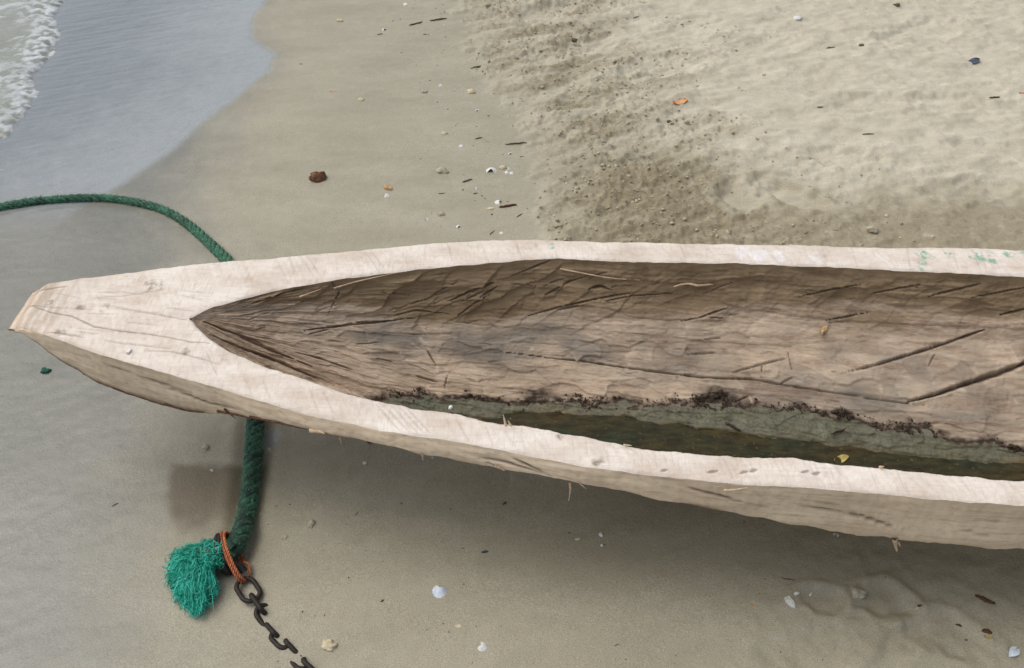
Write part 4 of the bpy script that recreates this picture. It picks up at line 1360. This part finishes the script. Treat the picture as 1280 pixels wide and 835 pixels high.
def drop(name, kind, mat, px, py, size_px, label, cat, group=None, deg=0.0, surf='ground', sink=0.0, kw=None):
    SEED[0] += 1
    if surf == 'ground':
        p = on_ground(px, py)
    elif surf == 'rim':
        p = at(px, py, ZR + 0.001)
    elif surf == 'water':
        p = at(px, py, ZW)
    else:
        p = on_hollow(px, py)
    sc = (p - Vector((0, 0, H))).length / F
    V, Fs = BUILD[kind](size_px * sc * (0.78 if mat in ('dark', 'brown') else 0.95), SEED[0], **(kw or {}))
    if name == 'husk':
        V = V * np.array([1, 1.05, 1.35])
    V = rotz(V, math.radians(deg))
    me = bpy.data.meshes.new(name)
    me.from_pydata(V.tolist(), [], Fs)
    if kind != 'chip':
        me.polygons.foreach_set('use_smooth', np.full(len(me.polygons), True))
    me.update()
    o = link(name, me, M_[mat])
    o.location = (p.x, p.y, p.z - sink - (0.10 * size_px * sc if surf == 'ground' and kind in ('pebble', 'chip') else 0.0))
    return tag(o, label, cat, group)


SH, ST, TW, CH = 'white shells lying on the sand', 'small stones lying on the sand', 'twigs and sticks on the sand', 'brown wood chips on the sand'
D = drop
D('husk', 'pebble', 'husk', 397, 223, 20, 'red-brown nut husk alone on smooth sand above the canoe', 'husk')
D('fibre_scrap', 'pebble', 'green', 57, 464, 11, 'dark green scrap of rope fibre on wet sand below the bow', 'scrap')
D('wood_chip', 'chip', 'white', 161, 440, 9, 'small white chip resting on the bow deck near its lower edge', 'chip', None, 60, 'rim', 0, {'ratio': 0.6})
D('wood_chip', 'chip', 'white', 563, 510, 6, 'tiny white crumb on the inner edge of the near rim', 'chip', None, 10, 'rim', 0, {'ratio': 0.9, 'flat': 0.5})
# shells below the boat
D('seashell', 'shell', 'bluewhite', 549, 741, 19, 'largest bluish-white shell on the bare sand below the canoe', 'shell', SH)
D('seashell', 'shell', 'white', 604, 809, 13, 'white shell at the bottom of the photo below the bluish shell', 'shell', SH)
D('shell_fragment', 'chip', 'cream', 573, 783, 12, 'flat cream shell fragment between the bluish shell and the lowest white shell', 'shell', SH, 5)
D('stone', 'pebble', 'cream', 411, 807, 18, 'cream stone lying right of the half-buried chain', 'stone', ST)
D('stone', 'pebble', 'pale', 389, 655, 12, 'small grey-beige stone right of the rope bend', 'stone', ST, 70)
D('stone', 'pebble', 'pale', 355, 671, 10, 'flat pale stone just right of the rope end above the chain', 'stone', ST, 0, 'ground', 0.002)
D('stone', 'pebble', 'pale', 257, 560, 10, 'small pale stone left of the rope just above the dark damp patch', 'stone', ST, 70)
D('seashell', 'shell', 'white', 265, 588, 5, 'tiny white shell on the dark damp patch left of the rope', 'shell', SH)
D('stone', 'pebble', 'pale', 335, 564, 13, 'flat pale stone close beside the rope under the hull', 'stone', ST, 0, 'ground', 0.002)
D('twig', 'stick', 'dark', 144, 631, 9, 'tiny dark twig alone on the wet sand at the left', 'twig', TW, 40)
D('seashell', 'shell', 'white', 456, 579, 6, 'small white shell in the shade just below the hull', 'shell', SH)
D('seashell', 'shell', 'bluewhite', 541, 572, 4, 'tiny bluish shell in the shade beside the hanging splinter', 'shell', SH)
D('wood_chip', 'chip', 'brown', 462, 553, 12, 'brown chip in the shadow under the hull edge', 'chip', CH, -30)
D('twig', 'stick', 'dark', 446, 642, 8, 'short dark twig on sand midway between rope and bluish shell', 'twig', TW, 60)
D('scrap', 'chip', 'blue', 606, 690, 10, 'small dark blue scrap on the sand above the bluish shell', 'scrap', None, 10)
D('wood_chip', 'chip', 'dark', 631, 629, 10, 'small black chip on shaded sand above the blue scrap', 'chip', None, 40)
D('wood_chip', 'chip', 'dark', 712, 666, 6, 'tiny black crumb below the long hanging splinter', 'chip', None, 0)
D('shell_fragment', 'chip', 'cream', 722, 674, 9, 'thin cream shell fragment below the long hanging splinter', 'shell', SH, 15)
D('seashell', 'shell', 'white', 751, 668, 7, 'small white shell under the middle of the hull', 'shell', SH)
D('seashell', 'shell', 'white', 752, 682, 4, 'tiny white speck of shell below the shell under the middle of the hull', 'shell', SH)
D('wood_chip', 'chip', 'brown', 478, 751, 8, 'faint brown chip left of the bluish shell', 'chip', CH, 30)
D('twig', 'stick', 'dark', 771, 806, 8, 'tiny dark twig at the bottom centre of the photo', 'twig', TW, 20)
D('shell_fragment', 'chip', 'white', 987, 752, 18, 'broken white curled shell piece left of the footprint', 'shell', SH, 110, 'ground', 0, {'flat': 0.3, 'ratio': 0.5})
D('shell_fragment', 'chip', 'white', 995, 742, 10, 'small white shell splinter above the curled broken piece', 'shell', SH, 20)
D('shell_fragment', 'chip', 'white', 1013, 743, 7, 'white shell crumb between broken shell and footprint', 'shell', SH, 50)
D('shell_fragment', 'chip', 'tan', 943, 757, 13, 'yellowish flat fragment left of the broken white shell', 'shell', SH, 5, 'ground', 0, {'flat': 0.1})
D('sand_lump', 'pebble', 'pale', 1072, 741, 20, 'rounded pale lump standing in the footprint hollow', 'lump', None, 0, 'ground', 0.004)
D('wood_chip', 'stick', 'brown', 1231, 750, 24, 'longest dark brown wood chip at the lower right of the photo', 'chip', CH, -28, 'ground', 0, {'thick': 0.13})
D('wood_chip', 'chip', 'brown', 1234, 789, 16, 'flat brown wood chip below the long chip at the lower right', 'chip', CH, -15)
D('wood_chip', 'chip', 'brown', 1200, 782, 12, 'thin reddish wood chip left of the flat brown one', 'chip', CH, -20, 'ground', 0, {'ratio': 0.3})
D('leaf', 'leaf', 'leaf', 1235, 796, 8, 'small yellowish leaf scrap touching the flat brown chip', 'leaf', None, -20)
D('wood_chip', 'chip', 'dark', 1150, 757, 9, 'small dark chip with a pale spot right of the footprint', 'chip', None, 10)
D('shell_fragment', 'chip', 'cream', 1147, 760, 5, 'tiny cream crumb touching the dark chip right of the footprint', 'shell', SH, 10)
D('paper_scrap', 'leaf', 'bluewhite', 1267, 815, 18, 'crumpled bluish-white scrap at the lower right corner', 'scrap', None, 35)
D('wood_chip', 'chip', 'dark', 1208, 800, 6, 'tiny black chip near the lower right corner', 'chip', None, 0)
D('twig', 'stick', 'dark', 985, 724, 20, 'faint thin twig above the broken white shell', 'twig', TW, -12, 'ground', 0, {'thick': 0.04})
D('seashell', 'shell', 'white', 1045, 668, 7, 'tiny white shell in shade beneath the right part of the hull', 'shell', SH)
# above the boat
D('stone', 'pebble', 'cream', 589, 115, 12, 'rounded cream pebble near the edge of the trampled sand', 'stone', ST)
D('stone', 'pebble', 'pale', 553, 214, 16, 'flat grey-beige stone right of the husk', 'stone', ST, 0)
D('shell_fragment', 'chip', 'tan', 485, 236, 17, 'brown-edged tan shell piece between husk and flat stone', 'shell', SH, -25, 'ground', 0, {'flat': 0.3, 'ratio': 0.55})
D('seashell', 'shell', 'white', 484, 245, 9, 'small white shell just below the tan shell piece', 'shell', SH)
D('seashell', 'shell', 'white', 615, 213, 15, 'long white shell near the edge of the dark trampled sand', 'shell', SH)
D('stone', 'pebble', 'cream', 628, 210, 9, 'small cream pebble right of the long white shell', 'stone', ST)
for x, y, s_, wh in ((633, 216, 6, 'leftmost'), (640, 217, 6, 'rightmost'), (636, 211, 5, 'uppermost')):
    D('seashell', 'shell', 'white', x, y, s_, wh + ' of three clustered tiny white shells right of the long white shell', 'shell', SH)
D('stick', 'stick', 'brown', 635, 258, 28, 'red-brown stick with white shell beside it above the far rim', 'stick', TW, 16, 'ground', 0, {'thick': 0.09})
D('seashell', 'shell', 'white', 622, 253, 10, 'bright white shell touching the red-brown stick', 'shell', SH)
D('shell_fragment', 'chip', 'cream', 613, 261, 11, 'cream shell fragment at the left end of the red-brown stick', 'shell', SH, 10)
D('stick', 'stick', 'brown', 650, 269, 14, 'thin short brown stick right of the red-brown stick', 'stick', TW, 40, 'ground', 0, {'thick': 0.06})
D('seashell', 'shell', 'white', 595, 236, 6, 'white shell above a small dark chip near the far rim', 'shell', SH)
D('wood_chip', 'chip', 'dark', 594, 242, 9, 'small dark chip below a white shell near the far rim', 'chip', None, 15)
D('twig', 'stick', 'dark', 584, 226, 17, 'dark slanting twig right of the flat stone', 'twig', TW, 28)
D('twig', 'stick', 'dark', 552, 242, 10, 'short dark twig below the flat stone', 'twig', TW, 10)
D('stone', 'pebble', 'pale', 551, 268, 10, 'small flat stone close above the far rim', 'stone', ST)
D('seashell', 'shell', 'white', 534, 274, 6, 'tiny white shell close above the far rim', 'shell', SH)
D('seashell', 'shell', 'white', 573, 283, 7, 'pale small shell just over the far rim', 'shell', SH)
D('twig', 'stick', 'brown', 615, 291, 14, 'brown twig just over the far rim edge', 'twig', TW, 55, 'ground', 0, {'thick': 0.05})
D('seashell', 'shell', 'white', 627, 292, 6, 'tiny white shell right of the brown twig at the far rim', 'shell', SH)
D('twig', 'stick', 'dark', 520, 30, 22, 'dark stick at the top of the photo left of the trampled sand', 'stick', TW, 30, 'ground', 0, {'thick': 0.055})
D('twig', 'stick', 'dark', 548, 25, 26, 'broken pale-dark stick right of the dark stick at the top', 'stick', TW, 18, 'ground', 0, {'thick': 0.05})
D('seashell', 'shell', 'white', 480, 37, 6, 'tiny white shell left of the dark stick at the top', 'shell', SH)
D('twig', 'stick', 'dark', 475, 43, 9, 'short dark twig below the tiny shell at the top', 'twig', TW, 25)
D('seashell', 'shell', 'white', 507, 6, 6, 'tiny white shell at the very top edge of the photo', 'shell', SH)
D('stone', 'pebble', 'cream', 424, 26, 8, 'small cream stone at the top on the smooth sand', 'stone', ST)
D('wood_chip', 'chip', 'dark', 376, 80, 6, 'tiny black crumb alone near the wet edge', 'chip', None)
D('scrap', 'chip', 'pink', 416, 114, 12, 'pinkish scrap on the smooth sand above the husk', 'scrap', None, 20, 'ground', 0, {'flat': 0.1})
D('stone', 'pebble', 'cream', 451, 125, 8, 'small cream pebble right of the pinkish scrap', 'stone', ST)
D('stone', 'pebble', 'pale', 530, 115, 9, 'flat pale pebble left of the rounded cream pebble', 'stone', ST)
D('seashell', 'shell', 'white', 551, 107, 6, 'tiny white shell left above the rounded cream pebble', 'shell', SH)
D('seashell', 'shell', 'white', 597, 138, 6, 'bright white shell below the rounded cream pebble', 'shell', SH)
D('twig', 'stick', 'dark', 598, 84, 26, 'brown twig above the rounded cream pebble', 'twig', TW, 22, 'ground', 0, {'thick': 0.05})
D('stone', 'pebble', 'cream', 555, 167, 8, 'small cream pebble above the flat grey-beige stone', 'stone', ST)
D('seashell', 'shell', 'white', 577, 183, 6, 'tiny white shell above the slanting twig', 'shell', SH)
D('twig', 'stick', 'dark', 598, 173, 12, 'dark twig right of the tiny shell above the slanting twig', 'twig', TW, 25)
D('seashell', 'shell', 'white', 638, 192, 6, 'white shell above the long white shell', 'shell', SH)
D('wood_chip', 'chip', 'dark', 652, 196, 8, 'dark crumb at the edge of the trampled sand', 'chip', None, 10)
D('wood_chip', 'chip', 'dark', 531, 43, 6, 'round dark crumb below the dark stick at the top', 'chip', None, 10)
D('twig', 'stick', 'dark', 645, 180, 34, 'long faint twig along the edge of the trampled sand', 'twig', TW, 6, 'ground', 0, {'thick': 0.035})
D('stone', 'pebble', 'dark', 718, 50, 9, 'dark pebble in the trampled sand at the top', 'stone', ST)
D('orange_peel', 'leaf', 'orange', 850, 129, 19, 'bright orange peel scrap on the loose sand', 'scrap', None, 10)
D('scrap', 'leaf', 'blue', 1216, 78, 17, 'dark blue scrap on the loose sand at the upper right', 'scrap', None, 20)
D('stone', 'pebble', 'dark', 1121, 7, 9, 'dark pebble at the top edge of the loose sand', 'stone', ST)
D('stone', 'pebble', 'dark', 1077, 57, 8, 'dark pebble on loose sand left of the blue scrap', 'stone', ST)
D('twig', 'stick', 'dark', 1038, 60, 14, 'dark twig left of the dark pebble on loose sand', 'twig', TW, 15)
D('stone', 'pebble', 'white', 997, 23, 9, 'pale pebble on the loose sand near the top', 'stone', ST)
D('twig', 'stick', 'dark', 1243, 122, 14, 'dark twig below the blue scrap', 'twig', TW, 5)
D('scrap', 'chip', 'pink', 1277, 117, 8, 'reddish scrap at the right edge of the loose sand', 'scrap', None)
D('twig', 'stick', 'dark', 1025, 134, 9, 'tiny black twig in the middle of the loose sand', 'twig', TW, 10)
D('stone', 'pebble', 'dark', 836, 152, 8, 'dark pebble below the orange peel', 'stone', ST)
D('twig', 'stick', 'dark', 1085, 168, 18, 'thin dark twig on loose sand above the far rim', 'twig', TW, 2, 'ground', 0, {'thick': 0.05})
D('twig', 'stick', 'dark', 795, 22, 12, 'dark twig in the trampled sand near the top', 'twig', TW, 40)
D('stone', 'pebble', 'pale', 1090, 287, 14, 'pale stone on the loose sand by the far rim', 'stone', ST)
# in the canoe
D('leaf', 'leaf', 'leaf', 1051, 574, 19, 'yellow leaf floating in the puddle at the near rim', 'leaf', None, 15, 'water')
D('wood_shaving', 'chip', 'tan', 1030, 412, 22, 'tan wood chip caught on the hollow wall of the canoe', 'chip', None, 55, 'hollow', 0, {'ratio': 0.4, 'flat': 0.15})
D('wood_shaving', 'stick', 'wood', 880, 357, 80, 'long pale wood shaving curled on the steep hollow wall', 'shaving', None, 4, 'hollow', 0, {'thick': 0.022})
D('twig', 'stick', 'mud', 915, 536, 22, 'dark twig lying on the silt at the puddle edge', 'twig', 'twigs on the silt in the canoe', -40, 'hollow', -0.008)
D('twig', 'stick', 'mud', 1050, 541, 32, 'long straight dark twig on the silt above the yellow leaf', 'twig', 'twigs on the silt in the canoe', 25, 'hollow', -0.008, {'thick': 0.04})
D('debris_clump', 'clump', 'mud', 900, 493, 19, 'black tangled tuft of debris stuck above the silt line', 'debris', None, 0, 'hollow')
D('debris_clump', 'clump', 'mud', 872, 500, 17, 'dark debris clump left of the black tuft on the silt line', 'debris', None, 0, 'hollow')
D('debris_clump', 'clump', 'mud', 1054, 517, 20, 'dark debris clump on the silt line above the yellow leaf', 'debris', None, 0, 'hollow')

# splinters still attached to the canoe
def splinter(pts, r, name='splinter', mat='wood'):
    P = resample([tuple(p) for p in pts], 0.004)
    n = len(P)
    mb = MB(); V, Q = tube(P, np.linspace(r, r * 0.3, n), 6); mb.add(V, Q)
    return mb.build(name, M_[mat], canoe, OFF)


def side_pt(px, py, dz=0.0):
    d = ray(px, py)
    for tq in np.linspace(0.8, 3.2, 3000):
        p = Vector((0, 0, H)) + d * tq
        if p.y >= np.interp(p.x, st, yno) - 0.012:
            return p
    return p


for pts, r in (([(712, 602), (713, 612), (711, 626)], 0.0028), ([(528, 566), (529, 576)], 0.0035), ([(1118, 672), (1119, 680), (1121, 689)], 0.006), ([(724, 604), (734, 612)], 0.0018),
               ([(388, 538), (400, 540), (408, 543)], 0.006), ([(425, 546), (427, 556)], 0.0018), ([(620, 582), (628, 587), (633, 589)], 0.0045), ([(1122, 676), (1126, 684)], 0.003),
               ([(632, 531), (630, 522), (628, 516)], 0.0028), ([(638, 531), (634, 524)], 0.0026), ([(780, 556), (790, 557)], 0.002), ([(1100, 584), (1106, 583)], 0.003), ([(905, 613), (920, 612), (938, 609)], 0.0026)):
    if pts[0][1] < 586 and pts[0][0] > 625 and pts[0][1] < 560 or pts[0][0] in (780, 1100):
        splinter([at(x, y, ZR + 0.002 + 0.012 * k) for k, (x, y) in enumerate(pts)], r)
    else:
        splinter([side_pt(x, y) for x, y in pts], r)
for pts, r in (([(205, 505), (232, 513), (256, 516)], 0.0030), ([(272, 514), (298, 519), (320, 525)], 0.0034), ([(312, 521), (345, 528), (384, 537)], 0.0032), ([(280, 511), (292, 521), (296, 524)], 0.0024), ([(140, 484), (172, 496), (205, 507)], 0.0018)):
    splinter([side_pt(x, y) for x, y in pts], r, 'bark_strip', 'brown')
for pts in ([(418, 361), (450, 352), (500, 341)], [(470, 343), (500, 337), (520, 337)], [(375, 372), (402, 362)], [(700, 337), (760, 348), (800, 351)]):
    splinter([on_hollow(x, y) + Vector((0, -0.002, 0.004)) for x, y in pts], 0.0022, 'shaving')

# ------------------------------------------------------------------ uncountable bits
# dark crumbs along the silt line
edge = np.argwhere((np.abs(hz) < 0.012) & (tv2 < 0.8) & (IX < 1.3) & (IX > -0.4))
V0, F0 = ICO2[0], ICO2[1]
bm = bmesh.new(); bmesh.ops.create_icosphere(bm, subdivisions=1, radius=1); V1 = np.array([v.co for v in bm.verts]); F1 = np.array([[v.index for v in f.verts] for f in bm.faces]); bm.free()


def scatter_lumps(name, pts, sizes, mat, flat=0.7, label=None, nrm=None):
    n = len(pts)
    R = rng.normal(0, 1, (n, len(V1), 3)) * 0.18
    st3 = rng.uniform(0.6, 1.3, (n, 1, 3)) * np.array([1, 1, flat])
    a = rng.uniform(0, 6.28, n)
    L = (V1[None] + R) * st3 * sizes[:, None, None]
    x = L[..., 0] * np.cos(a)[:, None] - L[..., 1] * np.sin(a)[:, None]; y = L[..., 0] * np.sin(a)[:, None] + L[..., 1] * np.cos(a)[:, None]
    V = np.stack([x, y, L[..., 2]], -1) + pts[:, None]
    Fq = (F1[None] + (np.arange(n) * len(V1))[:, None, None]).reshape(-1, 3)
    o = np_mesh(name, V, Fq, mat, smooth=True)
    return tag(o, label, None, kind='stuff')


dens = noise(IX * 8, IX * 0, 371)
sel = edge[rng.choice(len(edge), 9000, p=None)]
keep = dens[sel[:, 0], sel[:, 1]] + rng.uniform(-0.65, 0.35, len(sel)) > 0
sel = sel[keep]
scatter_lumps('debris_line', IP[sel[:, 0], sel[:, 1]] + inn[sel[:, 0], sel[:, 1]] * 0.0012, 0.0008 + rng.exponential(0.0008, len(sel)), M_['mud'], 0.5, 'ragged line of dark debris crumbs along the silt in the canoe')

# clods of loose sand
SANDC = simple_mat('sand_clod', lin(150, 140, 117), lin(190, 180, 156), 60, 0.95, 0.9, 0.002)
cand = np.stack([rng.uniform(-0.4, 2.5, 60000), rng.uniform(1.6, 4.1, 60000)], -1)
ii = np.clip(np.searchsorted(gx, cand[:, 0]), 0, len(gx) - 1); jj = np.clip(np.searchsorted(gy, cand[:, 1]), 0, len(gy) - 1)
prob = DRY[ii, jj] * (1 - 0.95 * FOOT[ii, jj]) * ss(1.6, 0.5, cand[:, 0]) * (0.05 + 0.5 * patch[ii, jj] ** 2 + 0.5 * MOIST[ii, jj])
kp = rng.uniform(0, 1, len(cand)) < prob * 0.30
cand, ii, jj = cand[kp], ii[kp], jj[kp]
cz = Z[ii, jj]
scatter_lumps('sand_clods', np.column_stack([cand, cz + 0.0005]), 0.0016 + rng.exponential(0.0016, len(cand)), SANDC, 0.7, 'crumbly clods of loose sand trampled beside the canoe')

# shell grit and dark specks between shore and trampled sand
bandc = np.stack([rng.uniform(-1.2, 0.5, 3000), rng.uniform(1.7, 4.1, 3000)], -1)
ii = np.clip(np.searchsorted(gx, bandc[:, 0]), 0, len(gx) - 1); jj = np.clip(np.searchsorted(gy, bandc[:, 1]), 0, len(gy) - 1)
pr = np.exp(-((dry_d[ii, jj] + 0.12) / 0.16) ** 2)
kp = rng.uniform(0, 1, len(bandc)) < pr * 0.35
g1 = np.column_stack([bandc, Z[ii, jj] + 0.0005])[kp]
h = len(g1) // 3
scatter_lumps('shell_grit', g1[:h], rng.uniform(0.0012, 0.0035, h), M_['white'], 0.5, 'scattered white shell grit along the drift line')
scatter_lumps('drift_specks', g1[h:], rng.uniform(0.0012, 0.004, len(g1) - h), M_['dark'], 0.5, 'scattered dark drift specks along the edge of the trampled sand')
low = np.stack([rng.uniform(-0.6, 1.5, 90), rng.uniform(0.62, 1.1, 90)], -1)
lz = np.array([gz(x, y) for x, y in low])
scatter_lumps('dark_specks', np.column_stack([low, lz + 0.0003]), rng.uniform(0.0008, 0.0022, 90), M_['dark'], 0.5, 'sparse dark specks on the smooth sand below the canoe')
